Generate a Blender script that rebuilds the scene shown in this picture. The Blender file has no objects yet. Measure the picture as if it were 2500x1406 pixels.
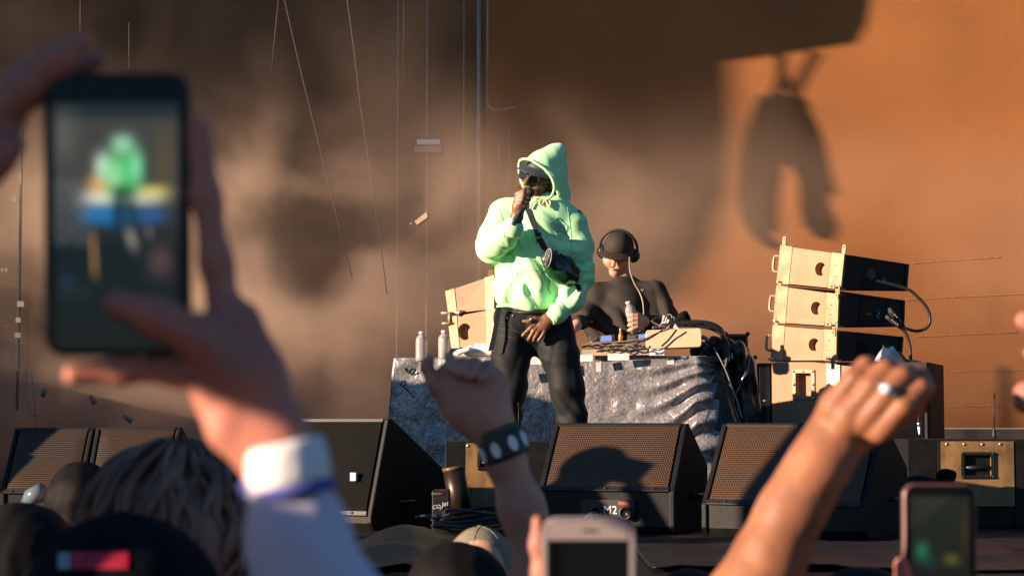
import bpy, math, random
import numpy as np
from mathutils import Vector, Matrix
from mathutils.bvhtree import BVHTree
S = bpy.context.scene
COL = S.collection
random.seed(7); np.random.seed(7)
PI = math.pi

# ------------------------------------------------------------------ camera
F = 4861.0; CX, CY = 1250.0, 703.0
PITCH = math.atan((1040-703)/F); CAMZ = 0.42
cam_d = bpy.data.cameras.new('camera'); cam = bpy.data.objects.new('camera', cam_d); COL.objects.link(cam)
cam.location = (0, 0, CAMZ); cam.rotation_euler = (PI/2+PITCH, 0, 0)
cam_d.sensor_width = 36; cam_d.lens = F*36/2500; cam_d.clip_start = .05; cam_d.clip_end = 400
cam_d.dof.use_dof = True; cam_d.dof.focus_distance = 10.3; cam_d.dof.aperture_fstop = 8.5
S.camera = cam
# ------------------------------------------------------------------ world and sun
SUN_AZ = math.radians(66); SUN_EL = math.radians(13)      # light travels towards +x,+y and down
SD = Vector((math.sin(SUN_AZ)*math.cos(SUN_EL), math.cos(SUN_AZ)*math.cos(SUN_EL), -math.sin(SUN_EL)))
w = bpy.data.worlds.new('World'); S.world = w; w.use_nodes = True
nt = w.node_tree; nt.nodes.clear()
sky = nt.nodes.new('ShaderNodeTexSky'); sky.sky_type = 'NISHITA'; sky.sun_disc = False
sky.sun_elevation = SUN_EL; sky.sun_rotation = math.atan2(-SD.x, -SD.y); sky.air_density = 1.2; sky.dust_density = .1; sky.ozone_density = 6
bg = nt.nodes.new('ShaderNodeBackground'); bg.inputs[1].default_value = 0.055
wo = nt.nodes.new('ShaderNodeOutputWorld')
nt.links.new(sky.outputs[0], bg.inputs[0]); nt.links.new(bg.outputs[0], wo.inputs[0])
sun_d = bpy.data.lights.new('sun', 'SUN'); sun_d.energy = 5.0; sun_d.angle = math.radians(0.5); sun_d.color = (1, .74, .53)
sun = bpy.data.objects.new('sun', sun_d); COL.objects.link(sun); sun.location = (-6, -4, 8)
sun.rotation_euler = SD.to_track_quat('-Z', 'Y').to_euler()
S.view_settings.view_transform = 'Standard'; S.view_settings.look = 'None'; S.view_settings.gamma = 1
S.view_settings.exposure = 1.3
S.view_settings.use_curve_mapping = False
S.render.engine = 'CYCLES'
S.cycles.use_denoising = True
try: S.cycles.denoiser = 'OPENIMAGEDENOISE'
except Exception: pass
S.cycles.max_bounces = 6; S.cycles.diffuse_bounces = 3; S.cycles.glossy_bounces = 3; S.cycles.transmission_bounces = 6
S.cycles.volume_bounces = 1; S.cycles.volume_max_steps = 128; S.cycles.volume_step_rate = 1.0
S.cycles.caustics_reflective = False; S.cycles.caustics_refractive = False
S.cycles.sample_clamp_indirect = 4

# ------------------------------------------------------------------ helpers
def at(px, py, Y):
    "world point at depth Y seen at photograph pixel px,py"
    u = (px-CX)/F; v = (CY-py)/F
    dy = math.cos(PITCH)-v*math.sin(PITCH); dz = math.sin(PITCH)+v*math.cos(PITCH)
    return Vector((u/dy*Y, Y, CAMZ+dz/dy*Y))
def atz(px, py, z):
    u = (px-CX)/F; v = (CY-py)/F
    dy = math.cos(PITCH)-v*math.sin(PITCH); dz = math.sin(PITCH)+v*math.cos(PITCH)
    Y = (z-CAMZ)/dz*dy
    return at(px, py, Y)
def tag(o, label=None, cat=None, group=None, kind=None):
    if label: o['label'] = label
    if cat: o['category'] = cat
    if group: o['group'] = group
    if kind: o['kind'] = kind
    return o
def wloc(o):
    v = Vector((0, 0, 0))
    while o is not None: v = v+o.location; o = o.parent
    return v
def thing(name, label, cat, loc=(0, 0, 0), rz=0, group=None):
    o = bpy.data.objects.new(name, None); COL.objects.link(o); o.empty_display_size = .1
    o.location = loc; o.rotation_euler = (0, 0, rz)
    return tag(o, label, cat, group)
def copy_tree(o, parent=None):
    c = o.copy(); COL.objects.link(c); c.parent = parent
    for ch in list(o.children): copy_tree(ch, c)
    return c
def link_mesh(name, V, Fc, mat, parent=None, local=False, smooth=True, cols=None):
    """V world coords (or local ones)"""
    V = np.asarray(V, dtype=np.float64)
    off = Vector((0, 0, 0))
    if not local:
        if parent is not None: off = wloc(parent)
        else: off = Vector(((V[:, 0].min()+V[:, 0].max())/2, (V[:, 1].min()+V[:, 1].max())/2, V[:, 2].min()))
        V = V-np.array(off)
    me = bpy.data.meshes.new(name)
    if isinstance(Fc, np.ndarray) and len(Fc):
        n, k = Fc.shape
        me.vertices.add(len(V)); me.vertices.foreach_set('co', V.astype(np.float32).ravel())
        me.loops.add(n*k); me.loops.foreach_set('vertex_index', Fc.astype(np.int32).ravel())
        me.polygons.add(n); me.polygons.foreach_set('loop_start', np.arange(0, n*k, k, dtype=np.int32))
        me.update(calc_edges=True)
    else:
        me.from_pydata([tuple(v) for v in V], [], [tuple(f) for f in Fc])
    if smooth: me.polygons.foreach_set('use_smooth', np.ones(len(me.polygons), bool))
    if cols is not None:
        a = me.color_attributes.new('Col', 'FLOAT_COLOR', 'POINT')
        c = np.ones((len(V), 4), np.float32); c[:, :3] = cols
        a.data.foreach_set('color', c.ravel())
    mats = mat if isinstance(mat, (list, tuple)) else [mat]
    for m in mats: me.materials.append(m)
    o = bpy.data.objects.new(name, me); COL.objects.link(o)
    if parent is not None: o.parent = parent
    elif not local: o.location = off
    return o

class MB:
    "collects shapes and links them as one mesh"
    def __init__(s): s.v = []; s.f = []; s.sm = []
    def add(s, V, Fc, smooth=False):
        b = len(s.v); s.v += [tuple(p) for p in V]; s.f += [tuple(i+b for i in f) for f in Fc]; s.sm += [smooth]*len(Fc); return s
    def hexa(s, p):   # 8 points: bottom 0-3 ccw, top 4-7
        return s.add(p, [(3, 2, 1, 0), (4, 5, 6, 7), (0, 1, 5, 4), (1, 2, 6, 5), (2, 3, 7, 6), (3, 0, 4, 7)])
    def box(s, a, b):
        x0, y0, z0 = a; x1, y1, z1 = b
        return s.hexa([(x0, y0, z0), (x1, y0, z0), (x1, y1, z0), (x0, y1, z0), (x0, y0, z1), (x1, y0, z1), (x1, y1, z1), (x0, y1, z1)])
    def prism(s, pts, n):   # polygon pts (3d) extruded by vector n
        k = len(pts); n = Vector(n); P = [Vector(p) for p in pts]; P += [p+n for p in P]
        fs = [tuple(range(k))[::-1], tuple(range(k, 2*k))]+[(i, (i+1) % k, k+(i+1) % k, k+i) for i in range(k)]
        return s.add(P, fs)
    def quadbox(s, a, b, c, d, n):  # quad abcd thickened by n
        return s.prism([a, b, c, d], n)
    def tube(s, path, r, n=8, closed=False, cap=True):
        P = [Vector(p) for p in path]; m = len(P)
        R = r if isinstance(r, (list, tuple)) else [r]*m
        V = []; up = None
        for i, p in enumerate(P):
            if closed: t = P[(i+1) % m]-P[i-1]
            else: t = P[min(i+1, m-1)]-P[max(i-1, 0)]
            if t.length < 1e-9: t = Vector((0, 0, 1))
            t.normalize()
            if up is None:
                up = Vector((0, 0, 1)) if abs(t.z) < .9 else Vector((1, 0, 0))
            up = (up-t*up.dot(t))
            if up.length < 1e-6: up = t.orthogonal()
            up.normalize(); sd = t.cross(up)
            for j in range(n):
                a = 2*PI*j/n
                V.append(p+(up*math.cos(a)+sd*math.sin(a))*R[i])
        fs = []
        for i in range(m if closed else m-1):
            k = (i+1) % m
            for j in range(n): fs.append((i*n+j, i*n+(j+1) % n, k*n+(j+1) % n, k*n+j))
        if cap and not closed: fs += [tuple(range(n))[::-1], tuple((m-1)*n+j for j in range(n))]
        return s.add(V, fs, True)
    def cyl(s, a, b, ra, rb=None, n=20): return s.tube([a, b], [ra, rb if rb is not None else ra], n)
    def lathe(s, c, prof, n=24, axis=(0, 0, 1)):
        ax = Vector(axis).normalized(); u = ax.orthogonal().normalized(); v = ax.cross(u); c = Vector(c); V = []
        for (r, h) in prof:
            for j in range(n):
                a = 2*PI*j/n; V.append(c+ax*h+(u*math.cos(a)+v*math.sin(a))*r)
        m = len(prof)
        fs = [(i*n+j, i*n+(j+1) % n, (i+1)*n+(j+1) % n, (i+1)*n+j) for i in range(m-1) for j in range(n)]
        fs += [tuple(range(n))[::-1], tuple((m-1)*n+j for j in range(n))]
        return s.add(V, fs, True)
    def ball(s, c, r, n=12):
        rx, ry, rz = r if isinstance(r, (list, tuple)) else (r, r, r)
        V = []; m = n//2+1; c = Vector(c)
        for i in range(m):
            th = PI*i/(m-1)
            for j in range(n):
                a = 2*PI*j/n; V.append(c+Vector((math.sin(th)*math.cos(a)*rx, math.sin(th)*math.sin(a)*ry, math.cos(th)*rz)))
        fs = [(i*n+j, (i+1)*n+j, (i+1)*n+(j+1) % n, i*n+(j+1) % n) for i in range(m-1) for j in range(n)]
        return s.add(V, fs, True)
    def build(s, name, mat, parent=None, local=False, bevel=0, seg=2):
        o = link_mesh(name, s.v, s.f, mat, parent, local, smooth=False)
        o.data.polygons.foreach_set('use_smooth', s.sm)
        if bevel:
            m = o.modifiers.new('bevel', 'BEVEL'); m.width = bevel; m.segments = seg; m.limit_method = 'ANGLE'; m.angle_limit = .6
        return o
def spline(pts, n=8, closed=False):
    "Catmull-Rom through points"
    P = [Vector(p) for p in pts]; out = []; m = len(P)
    for i in range(m if closed else m-1):
        if closed: p0, p1, p2, p3 = P[i-1], P[i], P[(i+1) % m], P[(i+2) % m]
        else: p0, p1, p2, p3 = P[max(i-1, 0)], P[i], P[i+1], P[min(i+2, m-1)]
        for k in range(n):
            t = k/n
            out.append(.5*((2*p1)+(p2-p0)*t+(2*p0-5*p1+4*p2-p3)*t*t+(3*p1-p0-3*p2+p3)*t**3))
    if not closed: out.append(P[-1])
    return out
def pxs(pts, Y):
    "list of (px,py[,dy]) to world points at depth Y+dy"
    return [at(p[0], p[1], Y+(p[2] if len(p) > 2 else 0)) for p in pts]

# ------------------------------------------------------------------ materials
MATS = {}
def M(name, col, rough=.6, metal=0, var=.15, scale=6, bump=0., bscale=80, spec=.5, col2=None, detail=4, sheen=0, coat=0, dirt=0, dcol=None, dscale=12, stretch=None, vcol=False, sss=0):
    if name in MATS: return MATS[name]
    m = bpy.data.materials.new(name); m.use_nodes = True; nt = m.node_tree; N = nt.nodes; L = nt.links
    b = N['Principled BSDF']; tc = N.new('ShaderNodeTexCoord'); src = tc.outputs['Object']
    if stretch:
        mp = N.new('ShaderNodeMapping'); mp.inputs['Scale'].default_value = stretch; L.new(src, mp.inputs[0]); src = mp.outputs[0]
    no = N.new('ShaderNodeTexNoise'); no.inputs['Scale'].default_value = scale; no.inputs['Detail'].default_value = detail
    L.new(src, no.inputs['Vector'])
    mx = N.new('ShaderNodeMix'); mx.data_type = 'RGBA'
    c = col; c2 = col2 or tuple(min(1, x*(1+var)) for x in c); c1 = c if col2 else tuple(x*(1-var) for x in c)
    mr = N.new('ShaderNodeMapRange'); mr.inputs[1].default_value = .35; mr.inputs[2].default_value = .65
    L.new(no.outputs['Fac'], mr.inputs[0]); L.new(mr.outputs[0], mx.inputs[0])
    mx.inputs[6].default_value = (*c1, 1); mx.inputs[7].default_value = (*c2, 1)
    out = mx.outputs[2]
    if vcol:
        at_ = N.new('ShaderNodeAttribute'); at_.attribute_name = 'Col'
        mm = N.new('ShaderNodeMix'); mm.data_type = 'RGBA'; mm.blend_type = 'MULTIPLY'; mm.inputs[0].default_value = 1
        L.new(out, mm.inputs[6]); L.new(at_.outputs['Color'], mm.inputs[7]); out = mm.outputs[2]
    if dirt:
        n2 = N.new('ShaderNodeTexNoise'); n2.inputs['Scale'].default_value = dscale; n2.inputs['Detail'].default_value = 8; n2.inputs['Roughness'].default_value = .7
        L.new(src, n2.inputs['Vector'])
        r2 = N.new('ShaderNodeMapRange'); r2.inputs[1].default_value = .52; r2.inputs[2].default_value = .7; r2.inputs[4].default_value = dirt
        L.new(n2.outputs['Fac'], r2.inputs[0])
        m2 = N.new('ShaderNodeMix'); m2.data_type = 'RGBA'; L.new(r2.outputs[0], m2.inputs[0]); L.new(out, m2.inputs[6]); m2.inputs[7].default_value = (*(dcol or tuple(x*.4 for x in c)), 1)
        out = m2.outputs[2]
    L.new(out, b.inputs['Base Color'])
    b.inputs['Metallic'].default_value = metal; b.inputs['Specular IOR Level'].default_value = spec
    mr3 = N.new('ShaderNodeMapRange'); mr3.inputs[3].default_value = max(0, rough-.07); mr3.inputs[4].default_value = min(1, rough+.07)
    L.new(no.outputs['Fac'], mr3.inputs[0]); L.new(mr3.outputs[0], b.inputs['Roughness'])
    if sheen: b.inputs['Sheen Weight'].default_value = sheen; b.inputs['Sheen Roughness'].default_value = .4
    if coat: b.inputs['Coat Weight'].default_value = coat
    if sss:
        b.inputs['Subsurface Weight'].default_value = sss; b.inputs['Subsurface Radius'].default_value = (1, .3, .15); b.inputs['Subsurface Scale'].default_value = .008
    if bump:
        nb = N.new('ShaderNodeTexNoise'); nb.inputs['Scale'].default_value = bscale; nb.inputs['Detail'].default_value = 3
        L.new(src, nb.inputs['Vector']); bp = N.new('ShaderNodeBump'); bp.inputs['Strength'].default_value = 1; bp.inputs['Distance'].default_value = bump
        L.new(nb.outputs['Fac'], bp.inputs['Height']); L.new(bp.outputs[0], b.inputs['Normal'])
    MATS[name] = m; return m
def M_emit_vcol(name, strength=1.0, rough=.15):
    "a lit screen: emits the picture and any reflections painted on it, glass gloss on top"
    m = bpy.data.materials.new(name); m.use_nodes = True; nt = m.node_tree; N = nt.nodes; L = nt.links
    b = N['Principled BSDF']; a = N.new('ShaderNodeAttribute'); a.attribute_name = 'Col'
    b.inputs['Base Color'].default_value = (.01, .01, .01, 1); b.inputs['Roughness'].default_value = rough
    L.new(a.outputs['Color'], b.inputs['Emission Color']); b.inputs['Emission Strength'].default_value = strength
    return m
def M_glass(name, col=(1, 1, 1), rough=.03, ior=1.33):
    m = bpy.data.materials.new(name); m.use_nodes = True; b = m.node_tree.nodes['Principled BSDF']
    b.inputs['Base Color'].default_value = (*col, 1); b.inputs['Transmission Weight'].default_value = 1
    b.inputs['Roughness'].default_value = rough; b.inputs['IOR'].default_value = ior; return m

# ------------------------------------------------------------------ signed distance modelling
_lat = np.random.RandomState(3).rand(64, 64, 64).astype(np.float32)
def vnoise(P, f, off=0.):
    "value noise in -1..1, P (...,3)"
    q = P*f+off; i = np.floor(q).astype(np.int64); t = (q-i).astype(np.float32); t = t*t*(3-2*t); i &= 63; j = (i+1) & 63
    x0, y0, z0 = i[..., 0], i[..., 1], i[..., 2]; x1, y1, z1 = j[..., 0], j[..., 1], j[..., 2]; tx, ty, tz = t[..., 0], t[..., 1], t[..., 2]
    a = _lat[x0, y0, z0]*(1-tx)+_lat[x1, y0, z0]*tx; b = _lat[x0, y1, z0]*(1-tx)+_lat[x1, y1, z0]*tx
    c = _lat[x0, y0, z1]*(1-tx)+_lat[x1, y0, z1]*tx; d = _lat[x0, y1, z1]*(1-tx)+_lat[x1, y1, z1]*tx
    return ((a*(1-ty)+b*ty)*(1-tz)+(c*(1-ty)+d*ty)*tz)*2-1
def seg_dist(P, a, b, ra, rb, flat=None):
    a = np.array(a, np.float32); b = np.array(b, np.float32); ab = b-a; pa = P-a
    t = np.clip((pa@ab)/max(float(ab@ab), 1e-9), 0, 1)
    q = pa-t[..., None]*ab
    if flat is not None:
        n, s = flat; n = np.array(n, np.float32); qn = q@n; q = q+n*(qn*(1/s-1))[..., None]
    return np.sqrt((q*q).sum(-1))-(ra+t*(rb-ra)), t
class SDF:
    def __init__(s, res): s.res = res; s.ops = []; s.disp = []
    def seg(s, a, b, ra, rb=None, k=.01, flat=None, sub=False, inter=None):
        rb = ra if rb is None else rb; s.ops.append((Vector(a), Vector(b), ra, rb, k, flat, sub)); return s
    def ball(s, c, r, k=.01, sub=False, flat=None): return s.seg(c, Vector(c)+Vector((0, 0, 1e-4)), r, r, k, flat, sub)
    def chain(s, pts, rs, k=.01, flat=None, sub=False):
        for i in range(len(pts)-1): s.seg(pts[i], pts[i+1], rs[i], rs[i+1], k, flat, sub)
        return s
    def pchain(s, spec, Y, k=.01, flat=None, sub=False):
        "spec: (px,py,r_px[,dy]) at depth Y"
        pts = [at(q[0], q[1], Y+(q[3] if len(q) > 3 else 0)) for q in spec]
        rs = [q[2]*(Y+(q[3] if len(q) > 3 else 0))/F for q in spec]
        if len(pts) == 1: return s.ball(pts[0], rs[0], k, sub, flat)
        return s.chain(pts, rs, k, flat, sub)
    def mesh(s, disp=None, band=3.):
        res = s.res
        lo = np.array([1e9]*3); hi = -lo
        for a, b, ra, rb, k, fl, sub in s.ops:
            if sub: continue
            r = max(ra, rb)
            for p in (a, b): lo = np.minimum(lo, np.array(p)-r-4*res); hi = np.maximum(hi, np.array(p)+r+4*res)
        n = np.ceil((hi-lo)/res).astype(int)+1
        D = np.full(n, 1., np.float32)
        ax = [lo[i]+np.arange(n[i])*res for i in range(3)]
        for a, b, ra, rb, k, fl, sub in s.ops:
            m = max(ra, rb)+k+3*res
            A = np.minimum(np.array(a), np.array(b))-m; B = np.maximum(np.array(a), np.array(b))+m
            i0 = np.clip(np.floor((A-lo)/res).astype(int), 0, n); i1 = np.clip(np.ceil((B-lo)/res).astype(int)+1, 0, n)
            if (i1 <= i0).any(): continue
            G = np.stack(np.meshgrid(*[ax[i][i0[i]:i1[i]] for i in range(3)], indexing='ij'), -1).astype(np.float32)
            d, _ = seg_dist(G, a, b, ra, rb, fl)
            sl = tuple(slice(i0[i], i1[i]) for i in range(3)); cur = D[sl]
            if sub: d = -d; h = np.maximum(k-np.abs(cur-d), 0)/max(k, 1e-6); D[sl] = np.maximum(cur, d)+h*h*k*.25
            else: h = np.maximum(k-np.abs(cur-d), 0)/max(k, 1e-6); D[sl] = np.minimum(cur, d)-h*h*k*.25
        if disp is not None:
            idx = np.nonzero(np.abs(D) < band*res+.02); P = np.stack([ax[i][idx[i]] for i in range(3)], -1).astype(np.float32)
            D[idx] += disp(P)
        return surface_nets(D, lo, res)
def surface_nets(D, lo, res):
    S_ = D < 0; n = D.shape
    c = [S_[i:n[0]-1+i, j:n[1]-1+j, k:n[2]-1+k] for i in (0, 1) for j in (0, 1) for k in (0, 1)]
    anyb = c[0].copy(); allb = c[0].copy()
    for q in c[1:]: anyb |= q; allb &= q
    act = anyb & ~allb; I = np.nonzero(act); N_ = len(I[0])
    idx = np.full(act.shape, -1, np.int32); idx[I] = np.arange(N_)
    val = {}
    for i in (0, 1):
        for j in (0, 1):
            for k in (0, 1): val[(i, j, k)] = D[I[0]+i, I[1]+j, I[2]+k]
    acc = np.zeros((N_, 3)); cnt = np.zeros(N_)
    for ax_ in range(3):
        for u in (0, 1):
            for v in (0, 1):
                a = [0, 0, 0]; o = [x for x in range(3) if x != ax_]; a[o[0]] = u; a[o[1]] = v; b = list(a); b[ax_] = 1
                va = val[tuple(a)]; vb = val[tuple(b)]; cr = (va < 0) != (vb < 0)
                t = np.where(cr, va/np.where(cr, va-vb, 1), 0)
                p = np.zeros((N_, 3)); p[:, o[0]] = u; p[:, o[1]] = v; p[:, ax_] = t
                acc += p*cr[:, None]; cnt += cr
    V = (np.stack(I, -1)+acc/cnt[:, None])*res+lo
    Q = []
    for ax_ in range(3):
        o = [(ax_+1) % 3, (ax_+2) % 3]
        s0 = [slice(1, n[q]-1) for q in range(3)]; s0[ax_] = slice(0, n[ax_]-1); s1 = list(s0); s1[ax_] = slice(1, n[ax_])
        A = S_[tuple(s0)]; B = S_[tuple(s1)]; E = np.nonzero(A != B); ins = A[E]
        base = [E[q]+(0 if q == ax_ else 1) for q in range(3)]
        def cell(du, dv):
            p = [b.copy() for b in base]; p[o[0]] -= du; p[o[1]] -= dv; return idx[p[0], p[1], p[2]]
        q = np.stack([cell(1, 1), cell(0, 1), cell(0, 0), cell(1, 0)], -1)
        q[~ins] = q[~ins][:, ::-1]; Q.append(q)
    Q = np.concatenate(Q); Q = Q[(Q >= 0).all(1)]
    return V, Q
def joinVQ(*vq):
    Vs, Qs, b = [], [], 0
    for V, Q in vq: Vs.append(V); Qs.append(Q+b); b += len(V)
    return np.concatenate(Vs), np.concatenate(Qs)
def bvh_of(o):
    wl = wloc(o); return BVHTree.FromPolygons([Vector(v.co)+wl for v in o.data.vertices], [tuple(p.vertices) for p in o.data.polygons])
def project(bvh, px, py, off=.002):
    "point of a surface seen at px,py, lifted off it"
    o = Vector((0, 0, CAMZ)); d = (at(px, py, 5)-o).normalized(); h = bvh.ray_cast(o, d)
    if h[0] is None: return None
    n = h[1] if h[1].dot(d) < 0 else -h[1]
    return h[0]+n*off
def text(name, body, mat, p, xdir, zdir, size, parent=None, ext=.0004, shear=0, local=False):
    c = bpy.data.curves.new(name, 'FONT'); c.body = body; c.size = size; c.extrude = ext; c.align_x = 'CENTER'; c.align_y = 'CENTER'; c.shear = shear
    c.materials.append(mat); o = bpy.data.objects.new(name, c); COL.objects.link(o)
    x = Vector(xdir).normalized(); z = Vector(zdir); z = (z-x*z.dot(x)).normalized(); n = x.cross(z)
    R = Matrix((x, z, n)).transposed().to_4x4()
    if parent is not None: R.translation = Vector(p)-(Vector((0, 0, 0)) if local else wloc(parent)); o.parent = parent
    else: R.translation = Vector(p)
    dg = bpy.context.evaluated_depsgraph_get(); me = bpy.data.meshes.new_from_object(o.evaluated_get(dg)); me.materials.clear(); me.materials.append(mat)
    bpy.data.objects.remove(o); o = bpy.data.objects.new(name, me); COL.objects.link(o)
    if parent is not None: o.parent = parent
    o.matrix_local = R; return o
# ================================================================== SETTING
m_stage = M('stage_black', (.006, .006, .0065), .6, var=.4, scale=3, bump=.001, bscale=40, dirt=.4, dcol=(.014, .013, .012), spec=.25)
m_ground = M('trodden_ground', (.06, .05, .04), .95, var=.3, bump=.01, bscale=6)
m_drape = M('black_drape', (.010, .008, .007), .95, spec=.1, var=.3, scale=2)
def M_scrim():
    m = M('orange_scrim', (.29, .105, .025), .85, var=.12, scale=1.1, detail=6, dirt=.28, dcol=(.16, .055, .014), dscale=2.2)
    nt = m.node_tree; N = nt.nodes; L = nt.links; b = N['Principled BSDF']; tc = N.new('ShaderNodeTexCoord')
    # woven mesh relief: fine vertical and horizontal threads
    h = None
    for d, sc in (('X', 75), ('Z', 85)):
        wv = N.new('ShaderNodeTexWave'); wv.wave_type = 'BANDS'; wv.bands_direction = d; wv.inputs['Scale'].default_value = sc/3.14; wv.inputs['Distortion'].default_value = .35
        L.new(tc.outputs['Object'], wv.inputs[0])
        if h is None: h = wv.outputs['Fac']
        else:
            a = N.new('ShaderNodeMath'); a.operation = 'ADD'; L.new(h, a.inputs[0]); L.new(wv.outputs['Fac'], a.inputs[1]); h = a.outputs[0]
    bp = N.new('ShaderNodeBump'); bp.inputs['Distance'].default_value = .0025; bp.inputs['Strength'].default_value = .3
    L.new(h, bp.inputs['Height']); L.new(bp.outputs[0], b.inputs['Normal']); return m
m_scrim = M_scrim()
m_seam = M('seam_tape', (.34, .15, .045), .7, var=.4, scale=30)
# ground and stage
tag(MB().box((-60, -40, -1.6), (60, 60, -1.35)).build('ground', m_ground), kind='structure')
fl = tag(MB().box((-9, 5.6, -.12), (9, 18.5, 0)).build('stage_floor', m_stage), kind='structure')
tag(MB().box((-9, 5.66, -1.35), (9, 5.72, -.125)).build('stage_front_wall', m_drape), kind='structure')
tag(MB().box((-9.2, 16.2, 7.2), (9.2, 18.6, 7.4)).build('stage_roof', m_drape), kind='structure')
tag(MB().box((8.6, 10, 0), (8.8, 18.4, 7.2)).build('stage_side_wall', m_drape), kind='structure')
# far drape with soft folds
def folded(x0, x1, z0, z1, Y, amp, wl, nx, nz, seed=0):
    X = np.linspace(x0, x1, nx); Z = np.linspace(z0, z1, nz); XX, ZZ = np.meshgrid(X, Z)
    P = np.stack([XX, ZZ*.15, np.full_like(XX, seed)], -1).astype(np.float32)
    YY = Y+amp*np.sin(XX*2*PI/wl+3*vnoise(P, 1.3))+amp*.6*vnoise(P, 4.)
    V = np.stack([XX, YY, ZZ], -1).reshape(-1, 3)
    i = np.arange(nz-1)[:, None]*nx+np.arange(nx-1)[None]; Q = np.stack([i, i+1, i+nx+1, i+nx], -1).reshape(-1, 4)
    return V, Q
V, Q = folded(-9, 2.2, 0, 7.15, 17.2, .03, 1.7, 160, 8)
tag(link_mesh('backdrop_drape', V, Q, m_drape), kind='structure')
# orange scrim: cloth panels with narrow vertical joins and horizontal seam tapes
scr_x0 = at(1186, 500, 16).x; scr_z0 = at(2300, 1045, 16).z
V, Q = folded(scr_x0, 6.2, scr_z0, 6.8, 16.0, .0015, 1.9, 120, 60, 5)
scrim = tag(link_mesh('backdrop', V, Q, m_scrim), kind='structure')
m_joint = M('seam_shadow_thread', (.13, .05, .018), .9)
for px in ():
    p = at(px, 500, 15.98); MB().box((p.x-.001, 15.995, scr_z0), (p.x+.001, 15.997, 6.7)).build('vertical_seam', m_joint, scrim)
for (py0, py1, x0, x1) in ((733, 718, 2210, 2499), (823, 812, 2236, 2480), (909, 902, 2305, 2520), (994, 990, 2270, 2520), (644, 628, 2225, 2440)):
    a = at(x0, py0, 15.994); b = at(x1, py1, 15.994); d = Vector((0, 0, .008))
    MB().prism([a, b, b+d, a+d], (0, -.001, 0)).build('seam_tape', m_seam, scrim)
tag(MB().box((scr_x0, 15.85, 0), (6.2, 16.1, scr_z0-.005)).build('backdrop_base', M('grey_brown_kickboard', (.07, .055, .05), .7)), kind='structure')
# ---- rigging that hangs above the frame and throws the shadows on the backdrop
def cast(px, py, Yc):
    P = at(px, py, 16.0); return P-SD*((16.0-Yc)/SD.y)
m_rig = M('black_rigging', (.015, .015, .016), .6)
YC = 13.2
pts = [cast(x, y, YC) for x, y in ((1340, 205), (1560, 185), (1790, 152), (2092, 106), (2118, 60), (2135, -40), (2150, -330), (1330, -330))]
hang = tag(MB().prism(pts, (.25, .45, 0)).build('hanging_speaker_array', m_rig), 'dark hung loudspeaker cluster above the frame that shades the top of the orange backdrop', 'speaker cluster')
bundle = thing('cable_bundle', 'slack black cable loops hanging from straps, seen as a shadow on the orange backdrop', 'cable bundle', cast(1925, 400, YC))
K = 16.0/F
def cb(pts, r, name='cable_loop'):
    MB().tube(spline([cast(x, y, YC) for x, y in pts], 6), r*K*(.45 if name != 'strap' else .6), 12).build(name, m_rig, bundle)
cb([(1905, 120), (1908, 180), (1895, 225), (1870, 260)], 9, 'strap'); cb([(1908, 170), (1925, 215), (1950, 245)], 9, 'strap')
cb([(1985, 125), (1950, 190), (1935, 220)], 5, 'strap'); cb([(2005, 130), (1965, 195), (1950, 235)], 5, 'strap')
cb([(1880, 240), (1850, 330), (1838, 430), (1835, 520), (1862, 575), (1890, 600)], 26); cb([(1895, 250), (1885, 330), (1880, 420), (1870, 500), (1875, 560)], 30)
cb([(1915, 240), (1915, 330), (1915, 400)], 40); cb([(1935, 240), (1955, 330), (1965, 400), (1985, 450), (1990, 510), (2000, 560)], 36)
cb([(1950, 260), (1985, 330), (2005, 410), (2022, 470)], 22); cb([(1995, 500), (2020, 545), (2005, 580)], 26)
cb([(1868, 260), (1838, 350), (1828, 450), (1820, 520), (1845, 570)], 10)
# made-up row of boxes, added outside the picture on the left to shade the lower stage
tt = thing('side_shade_boxes', 'row of black boxes added out of view beside the stage to shade it', 'shade boxes', (-4.2, 10.6, 0))
rb = random.Random(4); yb = 8.85
for i in range(13):
    wd = .42+.1*(i % 3); x1 = -3.95-(0 if i < 5 else rb.uniform(.1, 1.2)); zt_ = (1.62, 1.52, 1.5, 1.68, 1.6)[i] if i < 5 else rb.uniform(.9, 2.3)
    MB().box((x1-.8, yb, 0), (x1, yb+wd, .7)).build('shade_box', m_rig, tt, bevel=.01); MB().box((x1-.75, yb+.01, .705), (x1-.02, yb+wd-.01, zt_)).build('shade_box', m_rig, tt, bevel=.01); yb += wd+.01
pts = [cast(x, y, 9.6) for x, y in ((1120, 100), (1500, 95), (1700, 110), (1790, 140), (1800, 330), (1785, 480), (1745, 610), (1670, 720), (1540, 800), (1120, 850))]  # unseen sheet added here; its outline is projected back from the shade wanted
tag(MB().prism(pts, (.05, .12, 0)).build('side_shade_sheet', m_drape), 'black sheet added out of the picture, shaped to shade the left part of the backdrop', 'shade sheet')

# a tall box on the stage lip and crowd flags, both added out of the picture on the left for the shade they cast into it
tf = thing('lip_shade_box', 'tall black box on the lip of the stage, added out of the picture to shade a monitor', 'shade box', (-2.6, 5.95, 0))
MB().box((-2.95, 5.62, 0), (-2.5, 5.95, 1.5)).build('cabinet', m_rig, tf, bevel=.01)
MB().box((-2.93, 5.612, .05), (-2.52, 5.6195, 1.45)).build('grille', m_rig, tf)
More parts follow.
